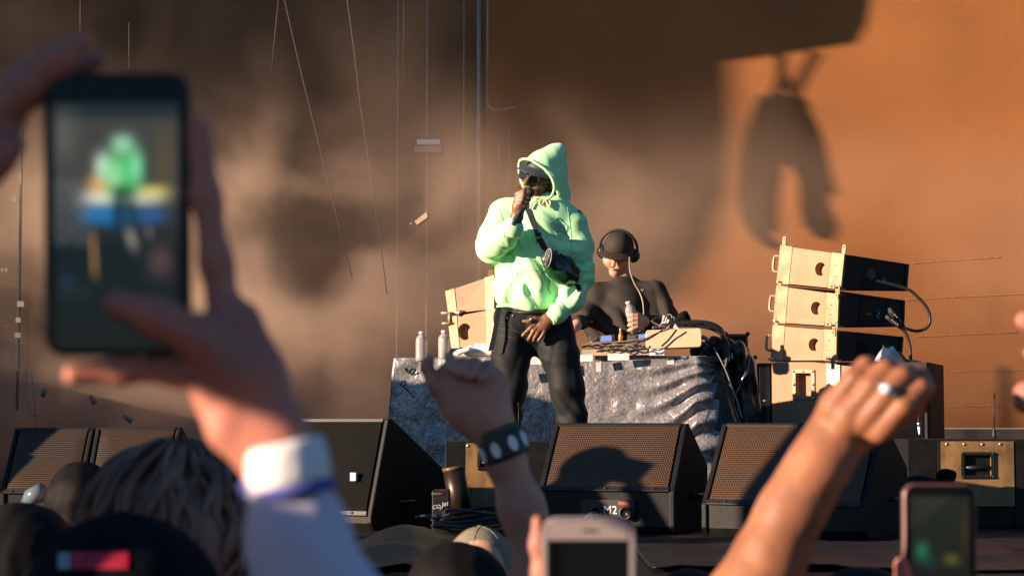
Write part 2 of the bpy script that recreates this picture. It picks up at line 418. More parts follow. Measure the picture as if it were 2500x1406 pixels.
# ================================================================== STAGE SMOKE
def smoke_box(name, lo, hi, dens, col, aniso=.0):
    o = MB().box(lo, hi).build(name, None); o.data.materials.clear()
    m = bpy.data.materials.new(name); m.use_nodes = True; nt = m.node_tree; N = nt.nodes; L = nt.links
    N.remove(N['Principled BSDF']); out = N['Material Output']
    pv = N.new('ShaderNodeVolumePrincipled'); pv.inputs['Color'].default_value = (*col, 1); pv.inputs['Anisotropy'].default_value = aniso
    tc = N.new('ShaderNodeTexCoord')
    sx = N.new('ShaderNodeSeparateXYZ'); L.new(tc.outputs['Generated'], sx.inputs[0])
    no = N.new('ShaderNodeTexNoise'); no.inputs['Scale'].default_value = .95; no.inputs['Detail'].default_value = 4; no.inputs['Roughness'].default_value = .5; no.inputs['Distortion'].default_value = .35
    mp = N.new('ShaderNodeMapping'); mp.inputs['Scale'].default_value = (1, .6, 1); mp.inputs['Location'].default_value = SMOKE_OFF
    L.new(tc.outputs['Object'], mp.inputs[0]); L.new(mp.outputs[0], no.inputs['Vector'])
    a = N.new('ShaderNodeMapRange'); a.interpolation_type = 'SMOOTHSTEP'; a.inputs[1].default_value = .43; a.inputs[2].default_value = .64; a.inputs[3].default_value = .05
    L.new(no.outputs['Fac'], a.inputs[0])
    def ramp(sock, pts):
        r = N.new('ShaderNodeFloatCurve'); c = r.mapping.curves[0]
        c.points[0].location = pts[0]; c.points[1].location = pts[-1]
        for p in pts[1:-1]: c.points.new(*p)
        r.mapping.update(); L.new(sock, r.inputs['Value']); return r.outputs[0]
    def mul(p, q):
        k = N.new('ShaderNodeMath'); k.operation = 'MULTIPLY'; L.new(p, k.inputs[0])
        if isinstance(q, float): k.inputs[1].default_value = q
        else: L.new(q, k.inputs[1])
        return k.outputs[0]
    gx = ramp(sx.outputs[0], SMOKE_X); gz = ramp(sx.outputs[2], SMOKE_Z); gy = ramp(sx.outputs[1], [(0, 0), (.2, 1), (.8, 1), (1, 0)])
    d = mul(mul(mul(mul(a.outputs[0], gx), gz), gy), float(dens))
    L.new(d, pv.inputs['Density']); L.new(pv.outputs[0], out.inputs['Volume'])
    o.data.materials.append(m)
    try: m.cycles.volume_sampling = 'MULTIPLE_IMPORTANCE'
    except Exception: pass
    return tag(o, kind='stuff')
SMOKE_OFF = (3.1, 0, 1.7)
SMOKE_X = [(0, .2), (.12, .35), (.22, .8), (.32, 1.0), (.42, .6), (.52, .3), (.64, .2), (.78, .12), (1, .08)]
SMOKE_Z = [(0, .9), (.15, 1), (.34, .85), (.44, .42), (.53, .10), (.65, .02), (1, 0)]
smoke_box('smoke', (-5.0, 11.9, .01), (5.0, 15.6, 5.2), 0.72, (.95, .70, .53))
# ================================================================== STAGE GEAR
m_blk = M('black_textured_paint', (.0045, .0045, .005), .55, spec=.25, var=.3, scale=14, bump=.0008, bscale=220, dirt=.6, dcol=(.016, .015, .014), dscale=9)
m_blk2 = M('black_satin_plastic', (.007, .007, .008), .45, var=.2)
m_rub = M('black_rubber', (.012, .012, .012), .6)
m_ply = M('worn_brown_plywood', (.20, .115, .045), .5, var=.35, scale=9, dirt=.85, dcol=(.06, .032, .014), dscale=14, bump=.0006, bscale=60, stretch=(1, 1, .6))
m_cab = M('sand_coated_wood', (.35, .20, .108), .6, var=.12, scale=5, dirt=.45, dcol=(.33, .22, .14), dscale=8, bump=.0006, bscale=160)
m_cab2 = M('pale_worn_steel', (.42, .27, .16), .42, metal=.25, var=.2, scale=12, dirt=.5, dcol=(.3, .2, .13), dscale=20)
m_steel = M('bright_steel', (.55, .52, .48), .3, metal=.9, var=.2)
m_dkst = M('dark_steel', (.06, .055, .05), .4, metal=.7)
m_white = M('white_gaffer', (.8, .78, .74), .6, var=.05)
m_red = M('red_print', (.55, .05, .02), .6)
m_grey = M('grey_print', (.30, .29, .28), .6)
m_cable = M('black_cable', (.015, .014, .014), .5, var=.3)
m_tan = M('tan_cable', (.30, .22, .14), .5)
def M_grille(name, kind, base=(.05, .04, .033), hole=(.003, .003, .003), pitch=.0095):
    m = bpy.data.materials.new(name); m.use_nodes = True; nt = m.node_tree; N = nt.nodes; L = nt.links; b = N['Principled BSDF']
    tc = N.new('ShaderNodeTexCoord'); uv = N.new('ShaderNodeAttribute'); uv.attribute_name = 'Col'
    mp = N.new('ShaderNodeMapping'); L.new(uv.outputs['Vector'], mp.inputs[0])
    if kind == 'holes':
        mp.inputs['Scale'].default_value = (1/pitch, 1/pitch, 1)
        vo = N.new('ShaderNodeTexVoronoi'); vo.inputs['Scale'].default_value = 1; vo.inputs['Randomness'].default_value = 0; vo.voronoi_dimensions = '2D'
        sp = N.new('ShaderNodeSeparateXYZ'); L.new(mp.outputs[0], sp.inputs[0])
        f1 = N.new('ShaderNodeMath'); f1.operation = 'FLOOR'; L.new(sp.outputs[1], f1.inputs[0])
        ml = N.new('ShaderNodeMath'); ml.operation = 'MULTIPLY_ADD'; ml.inputs[1].default_value = .5; L.new(f1.outputs[0], ml.inputs[0]); L.new(sp.outputs[0], ml.inputs[2])
        cb = N.new('ShaderNodeCombineXYZ'); L.new(ml.outputs[0], cb.inputs[0]); L.new(sp.outputs[1], cb.inputs[1])
        fr = N.new('ShaderNodeVectorMath'); fr.operation = 'FRACTION'; L.new(cb.outputs[0], fr.inputs[0])
        ds = N.new('ShaderNodeVectorMath'); ds.operation = 'DISTANCE'; ds.inputs[1].default_value = (.5, .5, 0)
        L.new(fr.outputs[0], ds.inputs[0]); fac = ds.outputs['Value']; lo, hi = .28, .42
    else:
        mp.inputs['Scale'].default_value = (1, 1/pitch, 1)
        sp = N.new('ShaderNodeSeparateXYZ'); L.new(mp.outputs[0], sp.inputs[0])
        fr = N.new('ShaderNodeMath'); fr.operation = 'FRACT'; L.new(sp.outputs[1], fr.inputs[0])
        s2 = N.new('ShaderNodeMath'); s2.operation = 'SUBTRACT'; s2.inputs[1].default_value = .5; L.new(fr.outputs[0], s2.inputs[0])
        ab = N.new('ShaderNodeMath'); ab.operation = 'ABSOLUTE'; L.new(s2.outputs[0], ab.inputs[0]); fac = ab.outputs[0]; lo, hi = .12, .3
    mr = N.new('ShaderNodeMapRange'); mr.inputs[1].default_value = lo; mr.inputs[2].default_value = hi; L.new(fac, mr.inputs[0])
    mx = N.new('ShaderNodeMix'); mx.data_type = 'RGBA'; L.new(mr.outputs[0], mx.inputs[0]); mx.inputs[6].default_value = (*hole, 1); mx.inputs[7].default_value = (*base, 1)
    L.new(mx.outputs[2], b.inputs['Base Color']); b.inputs['Roughness'].default_value = .4; b.inputs['Metallic'].default_value = .2
    bp = N.new('ShaderNodeBump'); bp.inputs['Distance'].default_value = .004; bp.inputs['Strength'].default_value = .8; L.new(mr.outputs[0], bp.inputs['Height']); L.new(bp.outputs[0], b.inputs['Normal'])
    return m
m_grH = M_grille('perforated_grille', 'holes', (.12, .062, .028), pitch=.0098)
m_grL = M_grille('slatted_grille', 'lines', (.085, .05, .026), pitch=.011)

def grille_sheet(name, a, b, c, d, mat, parent, nrm, bulge=.006, n=14):
    "a,b bottom left/right, c,d top right/left; local coords; writes metres across it into Col"
    V, Cc = [], []
    a, b, c, d = map(Vector, (a, b, c, d)); nrm = Vector(nrm).normalized(); W = (b-a).length; H = (d-a).length
    for j in range(n+1):
        for i in range(n+1):
            u, v = i/n, j/n; p = (a*(1-u)+b*u)*(1-v)+(d*(1-u)+c*u)*v
            p = p+nrm*bulge*(1-(2*u-1)**8)*(1-(2*v-1)**8); V.append(p); Cc.append((u*W, v*H, 0))
    Q = np.array([(j*(n+1)+i, j*(n+1)+i+1, (j+1)*(n+1)+i+1, (j+1)*(n+1)+i) for j in range(n) for i in range(n)])
    return link_mesh(name, [tuple(v) for v in V], Q, mat, parent, local=True, cols=np.array(Cc))
def wedge(label, loc, rz, w=.56, h=.43, hl=.12, sb=.22, dd=.52, hb=.26, grm=None, group=None, m2=False):
    t = thing('stage_monitor', label, 'monitor speaker', loc, rz, group)
    hw = w/2; th = .022
    prof = [(0.03, 0), (0, .03), (0, hl), (sb, h), (sb+.03, h), (dd, hb), (dd, 0)]
    inn = MB(); ip = [(p[0]+(.012 if i in (1, 2, 3) else 0), p[1]-(.004 if i in (4, 5) else 0)) for i, p in enumerate(prof)]
    inn.prism([(-hw+th, y, z) for y, z in ip], (w-2*th, 0, 0)); inn.build('cabinet', m_blk, t, True)
    for s in (-1, 1):
        x0 = -hw if s < 0 else hw-th
        sp = MB().prism([(x0, y, z) for y, z in prof], (th, 0, 0)).build('side_panel', m_blk, t, True, bevel=.005)
        hx = -hw-.001 if s < 0 else hw+.001
        hd = MB(); cy, cz = sb+.13, hb*.55
        hd.tube([(hx, cy-.06, cz), (hx+s*.015, cy-.05, cz), (hx+s*.015, cy+.05, cz), (hx, cy+.06, cz)], .008); hd.build('handle', m_dkst, t, True)
    dy, dz = sb, h-hl; Ln = math.hypot(dy, dz); n = Vector((0, -dz/Ln, dy/Ln)); e = Vector((0, dy/Ln, dz/Ln))
    B = Vector((0, 0, hl)); off = n*.002
    a = B+e*.02+Vector((-hw+th+.008, 0, 0))+off; b = B+e*.02+Vector((hw-th-.008, 0, 0))+off
    top = e*(Ln-.035)
    grille_sheet('grille', a, b, b+top, a+top, grm or m_grH, t, n)
    for (u0, u1, v0, v1) in ((-hw+th, hw-th, 0, .02), (-hw+th, hw-th, Ln-.015, Ln)):
        MB().prism([B+Vector((u0, 0, 0))+e*v0, B+Vector((u1, 0, 0))+e*v0, B+Vector((u1, 0, 0))+e*v1, B+Vector((u0, 0, 0))+e*v1], n*.006).build('grille_frame', m_blk2, t, True, bevel=.002)
    for i in range(3): MB().ball(B+Vector((-hw*.7+i*hw*.7, 0, 0))+e*.01+n*.008, .005, 8).build('screw', m_dkst, t, True)
    if m2:
        pl = MB().box((-.10, -.006, .066), (.12, 0, .133)).build('label_plate', m_rub, t, True)
        text('lettering', 'M2', m_white, (.022, -.0075, .092), (1, 0, 0), (0, 0, 1), .045, pl, local=True)
        MB().box((.055, -.0075, .114), (.10, -.006, .126)).build('red_tag', m_red, t, True)
        for x in (-.035, .085):
            MB().lathe((x, -.012, .082), [(.026, 0), (.026, .006), (.019, .006), (.019, 0)], 20, (0, -1, 0)).build('socket', m_dkst, t, True)
    return t
c = atz(1478, 1302, 0)
wedge('black stage monitor right below the performer, sunlit grille crossed by arm shadows', (c.x, 7.85, 0), math.radians(-20), hl=.165, sb=.2, grm=m_grH, group='stage monitors along the stage front', m2=True)
wedge('black stage monitor behind the raised fist with the ring, its grille in shade', (at(1905, 1200, 7.6).x, 7.55, 0), math.radians(-28), w=.66, h=.43, grm=m_grH, group='stage monitors along the stage front')
wedge('slatted black stage monitor at the far left edge with a head shadow on it', (at(98, 1200, 9.5).x, 9.5, 0), math.radians(-8), w=.40, h=.41, hl=.1, sb=.17, dd=.5, grm=m_grL, group='stage monitors along the stage front')
wedge('slatted black stage monitor beside the far left one, grille in shade', (at(315, 1200, 9.5).x, 9.45, 0), math.radians(-7), w=.42, h=.415, hl=.1, sb=.16, dd=.5, grm=m_grL, group='stage monitors along the stage front')
bw = wedge('big black monitor seen from its side between the phone arm and the velvet-covered table', (at(762, 1200, 8.3).x, 8.18, 0), math.radians(-28), w=.60, h=.45, hl=.06, sb=.13, dd=.66, hb=.20, grm=M('black_foam', (.007, .007, .007), .95, spec=.1, bump=.002, bscale=200), group='stage monitors along the stage front')
bw['label'] = 'big black monitor seen side-on behind the phone-holding arm, sloping back down to the right'
tg = MB().box((.185, .02, .2), (.21, .035, .232)); 
tg.build('rating_plate', m_white, bw, True)

# --- black plywood-faced cases
def case(label, px0, px1, py0, Y, depth, plate, handle, screws, rz=0):
    a = at(px0, py0, Y); b = at(px1, py0, Y); w_ = b.x-a.x; h_ = a.z
    t = thing('bass_cabinet', label, 'bass cabinet', ((a.x+b.x)/2, Y, 0))
    MB().box((-w_/2, .012, 0), (w_/2, depth, h_)).build('cabinet', m_blk, t, True, bevel=.006)
    X = lambda px: at(px, py0, Y).x-(a.x+b.x)/2
    Zf = lambda py: at(px0, py, Y).z
    x0, x1 = X(plate[0]), X(plate[1])
    MB().box((-w_/2, 0, 0), (x0-.004, .012, h_)).build('front_panel', m_blk, t, True, bevel=.003)
    MB().box((x1+.004, 0, 0), (w_/2, .012, h_)).build('front_panel', m_blk, t, True, bevel=.003)
    hx0, hx1, hz0, hz1 = X(handle[0]), X(handle[1]), Zf(handle[3]), Zf(handle[2])
    z0, z1 = Zf(plate[3]), h_-.008; pl = MB(); yy = -.004
    pl.box((x0, yy, z0), (hx0, .011, z1)); pl.box((hx1, yy, z0), (x1, .011, z1)); pl.box((hx0, yy, z0), (hx1, .011, hz0)); pl.box((hx0, yy, hz1), (hx1, .011, z1))
    pl.build('plywood_panel', m_ply, t, True)
    fr = MB(); k = .012
    for q in (((hx0-k, hz0-k), (hx1+k, hz0)), ((hx0-k, hz1), (hx1+k, hz1+k)), ((hx0-k, hz0), (hx0, hz1)), ((hx1, hz0), (hx1+k, hz1))):
        fr.box((q[0][0], yy-.008, q[0][1]), (q[1][0], yy-.0005, q[1][1]))
    fr.tube([(hx0+.005, .0, (hz0+hz1)/2-.01), (hx1-.005, .0, (hz0+hz1)/2-.01)], .009)
    fr.build('handle', m_blk2, t, True)
    MB().box((x0-.0035, -.008, 0), (x0-.0005, .0, h_-.004)).build('edge_strip', m_dkst, t, True)
    for s in screws: MB().ball((X(s), yy-.001, h_-.02), (.0065, .004, .0065), 8).build('screw', m_steel, t, True)
    for sx in (hx0-.006, hx1+.006):
        for sz in (hz0-.006, hz1+.006): MB().ball((sx, yy-.009, sz), (.005, .003, .005), 8).build('screw', m_dkst, t, True)
    return t
case('dark cabinet with wide worn plywood panel and handle, right edge of the stage', 2215, 2530, 1072, 8.3, .55, (2290, 2474, 0, 1235), (2352, 2418, 1110, 1160), (2310, 2353, 2397, 2441))
case('dark cabinet with narrow worn plywood panel behind the wrist with the bracelet', 1087, 1340, 1077, 9.0, .5, (1132, 1240, 0, 1262), (1172, 1222, 1107, 1140), (1142, 1230))
# dark bag against the right cabinet
Sd = SDF(.006); Sd.pchain([(2310, 1165, 17, 0), (2312, 1215, 22, 0)], 8.15, .02); Sd.pchain([(2296, 1158, 9), (2326, 1156, 9)], 8.15, .03)
V, Q = Sd.mesh(lambda P: .004*vnoise(P, 25.)); tag(link_mesh('cloth_bag', V, Q, m_drape), 'small black cloth bag against the plywood of the right-hand cabinet', 'bag')

# --- antennas
def antenna(label, px, py0, py1, Y, mat, r=.003):
    a = at(px, py1, Y); b = at(px, py0, Y); t = thing('antenna', label, 'antenna', a); d = b-a
    MB().lathe(a, [(.0085, 0), (.0085, .015), (.006, d.length*.2), (.0035, d.length*.27)], 12).build('base', m_rub, t)
    MB().tube([a+d*.25, b-d*.06], r).build('rod', mat, t)
    MB().tube([b-d*.08, b], [r*2, r*1.8]).build('tip', m_rub, t)
antenna('thin black rubber antenna on the right-hand plywood cabinet', 2427, 960, 1071, 8.45, m_rub)
antenna('thin black antenna standing in front of the table cloth beside the bracelet wrist', 1266, 983, 1077, 9.2, m_rub, .0018)
antenna('thin sunlit antenna behind the slatted monitor at the far left', 86, 1014, 1052, 9.8, m_tan, .0025)

# --- face helper
class Face:
    def __init__(s, tl, tr, br, bl): s.c = [Vector(q) for q in (tl, tr, br, bl)]; tl, tr, br, bl = s.c; s.n = (tr-bl).cross(tl-br).normalized(); s.n = s.n if s.n.y < 0 else -s.n
    def p(s, u, v, off=0.):
        tl, tr, br, bl = s.c; return (tl*(1-u)+tr*u)*(1-v)+(bl*(1-u)+br*u)*v+s.n*off
    @property
    def W(s): return (s.c[1]-s.c[0]).length
    @property
    def H(s): return (s.c[3]-s.c[0]).length
    def slab(s, mb, u0, v0, u1, v1, o0, o1):
        P = [s.p(u0, v1, o0), s.p(u1, v1, o0), s.p(u1, v0, o0), s.p(u0, v0, o0)]
        return mb.prism(P, s.n*(o1-o0))
def plate_hole(mb, f, u0, v0, u1, v1, cu, cv, r, depth, n=28, square=None):
    "plate lying on face f with a recess of given depth; cup bottom included"
    W, H = f.W, f.H; outer, inner = [], []
    for j in range(n):
        a = 2*PI*(j+.5)/n; ca, sa = math.cos(a), math.sin(a)
        t = min([((u1-cu) if ca > 0 else (u0-cu))*W/ca if abs(ca) > 1e-6 else 1e9, ((v1-cv) if sa > 0 else (v0-cv))*H/sa if abs(sa) > 1e-6 else 1e9])
        outer.append((cu+t*ca/W, cv+t*sa/H))
        if square:
            su, sv = square; t2 = min(su/max(abs(ca), 1e-6), sv/max(abs(sa), 1e-6)); inner.append((cu+t2*ca/W, cv+t2*sa/H))
        else: inner.append((cu+r*ca/W, cv+r*sa/H))
    V = [f.p(u, v, .0) for u, v in outer]+[f.p(u, v, .0) for u, v in inner]+[f.p(u, v, -depth) for u, v in inner]+[f.p(cu, cv, -depth)]+[f.p(u, v, -depth-.002) for u, v in outer]
    fs = []
    for j in range(n):
        k = (j+1) % n; fs += [(j, k, n+k, n+j), (n+j, n+k, 2*n+k, 2*n+j), (2*n+j, 2*n+k, 3*n), (k, j, 3*n+1+j, 3*n+1+k)]
    # corners of the rectangle cut by the ray fan
    cs = [(u0, v0), (u1, v0), (u1, v1), (u0, v1)]
    for (cu_, cv_) in cs:
        best = sorted(range(n), key=lambda j: (outer[j][0]-cu_)**2*W*W+(outer[j][1]-cv_)**2*H*H)[:2]
        b = len(V); V.append(f.p(cu_, cv_, 0)); j, k = sorted(best)
        if (j, k) == (0, n-1): j, k = k, j
        fs.append((k, j, b))
    return mb.add(V, fs)
def array_cab(label, L, Mi, R, bits=True, mirror=False, txt=None, group=None, marker=m_red):
    """L, Mi, R: vertical edges ((px,py_top),(px,py_bot),Y) of the visible corner; mirror: lit face is L-M in both cases"""
    def edge(e): return at(*e[0], e[2]), at(*e[1], e[2])
    lt, lb = edge(L); mt, mb_ = edge(Mi); rt, rb = edge(R); bt = lt+rt-mt; bb = lb+rb-mb_
    base = (lb+mb_+rb+bb)/4
    t = thing('speaker_cabinet', label, 'speaker cabinet', base, 0, group)
    fl = Face(lt, mt, mb_, lb); fr = Face(mt, rt, rb, mb_)
    d = .05; ti = [lt-fl.n*d, mt-fl.n*d, rt-fl.n*.0, bt]; bi = [lb-fl.n*d, mb_-fl.n*d, rb, bb]
    MB().hexa([bi[0], bi[1], bi[2], bi[3], ti[0], ti[1], ti[2], ti[3]]).build('cabinet', m_blk, t)
    sp = MB(); u1 = .80
    plate_hole(sp, fl, .20, .02, u1, .98, .66 if not mirror else .3, .5, .043, d-.004); sp.build('side_panel', m_cab, t)
    a = MB(); fl.slab(a, 0, 0, .195, 1, -d+.002, .004); a.build('steel_bracket', m_cab2, t, bevel=.002)
    a = MB(); fl.slab(a, .805, 0, 1, 1, -d+.002, .003); a.build('steel_bracket', m_cab2, t, bevel=.002)
    for v in (.115, .87): a = MB(); fl.slab(a, .2, v, .8, v+.01, 0, .0025); a.build('trim_line', m_cab2, t)
    for v in (.1, .35, .65, .9):
        for u in (.1, .9): MB().ball(fl.p(u, v, .004), .005, 6).build('rivet', m_steel, t)
    # back panel edge frame
    a = MB(); fr.slab(a, .02, .03, .28, .97, .0005, .003); a.build('rear_panel', m_blk2, t, bevel=.001)
    a = MB(); fr.slab(a, .285, .06, .93, .94, .0005, .002); a.build('connector_plate', M('matt_black_plate', (.01, .01, .011), .7), t)
    a = MB(); fr.slab(a, .955, 0, 1, 1, .0005, .006); a.build('edge_strip', m_blk2, t)
    if bits:
        # top link with pin holes, at left and middle corner
        for (f, u) in ((fl, .05), (fl, .985)):
            p = f.p(u, 0, -.004); z = (f.p(u, 0)-f.p(u, 1)).normalized(); x = (f.p(1, 0)-f.p(0, 0)).normalized()
            ring = [(p+x*(math.cos(q)*.014)+z*(.038+math.sin(q)*.016)) for q in [PI*i/8 for i in range(9)]]
            MB().prism([p-x*.014, p+x*.014]+ring, f.n*.006).build('rigging_link', m_cab2, t)
            MB().cyl(p+z*.038+f.n*.0065, p+z*.038+f.n*.0075, .005, n=10).build('pin_hole', m_rub, t)
        # side handle loop on the far-left edge
        x = (fl.p(0, 0)-fl.p(1, 0)).normalized()
        pts = [fl.p(0, .30), fl.p(0, .30)+x*.03, fl.p(0, .36)+x*.042, fl.p(0, .62)+x*.042, fl.p(0, .70)+x*.03, fl.p(0, .70)]
        MB().tube(spline(pts, 4), .0075).build('handle', m_cab2, t)
        # toggle pins at the lower corners
        for u in (.05, .93):
            p = fl.p(u, .95, .004); MB().tube([p, p+fl.n*.02], .006).tube([p+fl.n*.02-x*.02, p+fl.n*.02+x*.022], .005).build('locking_pin', m_steel, t)
        f2 = fr
        for u in (-.0,):
            p = fl.p(.965, 1.0, .006); z = (fl.p(.9, 1)-fl.p(.9, 0)).normalized()
            a = MB(); a.prism([p-x*.012, p+x*.012, p+x*.012+z*.055, p-x*.012+z*.055], fl.n*.006); a.build('rear_link', m_cab2, t)
            for q in (.015, .035): MB().cyl(p+z*q+fl.n*.0065, p+z*q+fl.n*.0075, .004, n=8).build('pin_hole', m_rub, t)
    if txt:
        x = (fr.p(1, .5)-fr.p(0, .5)).normalized(); z = (fr.p(.4, 0)-fr.p(.4, 1)).normalized()
        a = MB(); fr.slab(a, .38, .33, .46, .38, .002, .003); a.build('red_tag', marker, t)
        text('lettering', txt, m_grey, fr.p(.42, .52, .003), x, z, .055, t)
    return t, fl, fr
YS = 11.4
g = 'speaker cabinets stacked at the right'
cabs = [
 array_cab('topmost tilted speaker cabinet of the right-hand stack', ((1906, 598), (1896, 692), YS+.4), ((2062, 620), (2053, 707), YS), ((2218, 645), (2213, 711), YS+.4), txt='150', group=g),
 array_cab('second speaker cabinet from the top of the right-hand stack, steel edge worn', ((1896, 696), (1888, 788), YS+.4), ((2048, 718), (2045, 798), YS), ((2208, 733), (2206, 798), YS+.4), txt='', group=g),
 array_cab('lowest tilted cabinet of the right-hand stack, half of it in shadow', ((1887, 793), (1881, 882), YS+.4), ((2043, 806), (2042, 880), YS), ((2204, 822), (2200, 880), YS+.4), txt='', group=g)]
for k in (1,):
    t, fl, fr = cabs[k]; a = MB(); fr.slab(a, .40, .52, .49, .60, .002, .0035); a.build('red_tag', m_red, t)
for k, uu in ((0, .56), (1, .52), (1, .53)):
    t, fl, fr = cabs[k]
    q = .48 if k == 1 and uu == .53 else .62
    p = fr.p(uu+.05, q, .003); MB().cyl(p, p+fr.n*.012, .012, n=14).build('blue_socket', M('blue_socket', (.03, .08, .16), .4), t)
    MB().ball(p+fr.n*.012+Vector((0, 0, -.012)), .006, 8).build('socket_latch', m_steel, t)
# left pair, behind the performer
YL = 11.5; g = 'speaker cabinets stacked behind the performer'
def lcab(label, pts):
    (a, b, c_, d_), hole = pts
    f = Face(at(*a, YL+.08), at(*b, YL-.05), at(*c_, YL-.05), at(*d_, YL+.08)); back = Vector((.12, .42, 0))
    t = thing('speaker_cabinet', label, 'speaker cabinet', (f.c[2]+f.c[3])/2, 0, g)
    q = [p-f.n*.05 for p in f.c]; MB().hexa([q[3], q[2], q[2]+back, q[3]+back, q[0], q[1], q[1]+back, q[0]+back]).build('cabinet', m_blk, t)
    sp = MB(); plate_hole(sp, f, .2, .02, .8, .98, *hole, .045, .045) if hole else f.slab(sp, .2, .02, .8, .98, -.05, 0); sp.build('side_panel', m_cab, t)
    for u0, u1 in ((0, .195), (.805, 1)):
        a = MB(); f.slab(a, u0, 0, u1, 1, -.05, .004); a.build('steel_bracket', m_cab2, t, bevel=.002)
    for v in (.12, .86): a = MB(); f.slab(a, .2, v, .8, v+.01, 0, .0025); a.build('trim_line', m_cab2, t)
    return t, f
t, f = lcab('upper tilted speaker cabinet between performer and water bottles', (((1087, 711), (1207, 670), (1207, 755), (1095, 767)), None))
p = f.p(.93, 0); MB().prism([p+Vector((-.018, 0, 0)), p+Vector((.012, 0, 0)), p+Vector((.01, 0, .035)), p+Vector((-.014, 0, .035))], (0, .01, 0)).build('rigging_link', m_cab2, t)
for v in (.93,):
    p = f.p(.04, 1.0, .01); MB().tube([p+Vector((-.05, 0, .005)), p+Vector((.03, 0, .005))], .008).tube([p+Vector((0, 0, .005)), p+Vector((0, 0, -.06))], .009).tube([p+Vector((-.045, 0, -.055)), p+Vector((.03, 0, -.055))], .008).build('locking_pin', m_cab2, t)
    p = f.p(.2, 1.05, .02); MB().tube([p, p+Vector((.035, -.01, .02))], .009).build('release_lever', m_steel, t)
lcab('lower speaker cabinet between performer and water bottles, round recess in its side', (((1093, 774), (1210, 752), (1210, 848), (1102, 850)), (.33, .52)))
for i, (px, py) in enumerate(((1100, 852),)):
    a = at(px, 852, YL+.1); tag(MB().box((a.x-.05, YL-.1, .42), (a.x+.42, YL+.5, at(px, 853, YL-.1).z)).build('flight_case', m_blk, None, bevel=.01), 'low black case carrying the two speaker cabinets behind the table', 'flight case')
tag(MB().box((at(1100, 852, YL).x+.02, YL+.0, 0), (at(1100, 852, YL).x+.4, YL+.45, .4175)).build('stage_riser', m_blk), 'black riser under the low case behind the table', 'riser')

# --- bass cabinet under the right stack
t = thing('bass_cabinet', 'pale bass cabinet with recessed handle under the right-hand stack', 'bass cabinet', at(2060, 1060, YS+.1)*1.0); t.location.z = 0
tl, tr = at(1884, 884, YS+.32), at(2262, 884, YS-.12)
bl, br = Vector((tl.x, tl.y, 0)), Vector((tr.x, tr.y, 0)); f = Face(tl, tr, br, bl); back = Vector((.2, .55, 0))
q = [p-f.n*.055 for p in f.c]; MB().hexa([q[3], q[2], q[2]+back, q[3]+back, q[0], q[1], q[1]+back, q[0]+back]).build('cabinet', m_blk, t)
uu = lambda px: (px-1884)/(2262-1884)
sp = MB(); cv = (942-884)/355*1.0
plate_hole(sp, f, 0, .0, uu(2020), .99, uu(1964), .165, 0, .05, square=(.046, .066)); sp.build('front_panel', m_cab, t)
fr_ = MB()
for (a0, b0, a1, b1) in ((-.068, -.088, .068, -.068), (-.068, .068, .068, .088), (-.068, -.068, -.048, .068), (.048, -.068, .068, .068)):
    f.slab(fr_, uu(1964)+a0/f.W, .165+b0/f.H, uu(1964)+a1/f.W, .165+b1/f.H, .0005, .008)
fr_.build('handle_frame', m_cab2, t)
for sx in (-.058, 0, .058):
    for sy in (-.078, .078): MB().ball(f.p(uu(1964)+sx/f.W, .165+sy/f.H, .009), .008, 8).build('rivet', m_steel, t)
for sx in (-.058, .058): MB().ball(f.p(uu(1964)+sx/f.W, .165, .009), .008, 8).build('rivet', m_steel, t)
a = MB(); f.slab(a, uu(2022), .02, uu(2056), .99, -.05, .012); a.build('white_edge_post', M('white_paint', (.8, .76, .7), .5, dirt=.2), t, bevel=.004)
a = MB(); f.slab(a, uu(2021), 0, uu(2057), .018, -.05, .016); a.build('edge_cap', m_cab2, t)
a = MB(); f.slab(a, uu(2058), 0, uu(2142), .99, -.05, .002); a.build('front_panel', m_cab, t)
a = MB(); f.slab(a, uu(2143), 0, 1, .99, -.05, .003); a.build('front_panel', m_blk, t)
# black case at its left
a = at(1853, 886, 11.75); b = at(1936, 886, 11.75)
t = thing('bass_cabinet', 'tall black cabinet standing left of the pale bass cabinet', 'bass cabinet', ((a.x+b.x)/2, 11.75, 0))
MB().box((a.x, 11.76, 0), (b.x, 12.05, a.z)).build('cabinet', m_blk, t, bevel=.006)
for px in (1874, 1908): c_ = at(px, 886, 11.75); MB().box((c_.x-.012, 11.752, .01), (c_.x+.012, 11.758, a.z-.005)).build('edge_strip', m_blk2, t)
MB().ball(at(1868, 978, 11.75), (.012, .006, .006), 8).build('latch', m_steel, t)
# cables hanging from the stack
def cable(label, pts, Y, r=.007, mat=m_cable, cat='cable', name='cable', n=8, group=None):
    return tag(MB().tube(spline(pxs(pts, Y), n), r).build(name, mat), label, cat, group)
def plugged(label, pts, Y, r, plugs):
    t = thing('cable', label, 'cable', at(*pts[0][:2], Y)); MB().tube(spline(pxs(pts, Y), 8), r).build('cord', m_cable, t)
    for (a, b) in plugs:
        A, B = at(*a, Y-.02), at(*b, Y-.02); pl = MB().tube([A, A+(B-A)*.25, B-(B-A)*.2, B], [.012, .015, .015, .009]).build('plug', m_rub, t)
        for k in range(4):
            q = A+(B-A)*(.35+.12*k); MB().tube([q+Vector((0, -.0155, 0)), q+(B-A).normalized()*.008+Vector((0, -.0155, 0))], .004, 6).build('print_mark', m_grey, pl)
    return t
plugged('thick black cable looping right out of the top cabinet', [(2120, 683), (2160, 690), (2213, 705), (2235, 720), (2262, 750), (2271, 780), (2262, 800), (2240, 808), (2215, 803), (2195, 792), (2170, 760)], YS+.1, .009, [((2170, 752), (2207, 797))])
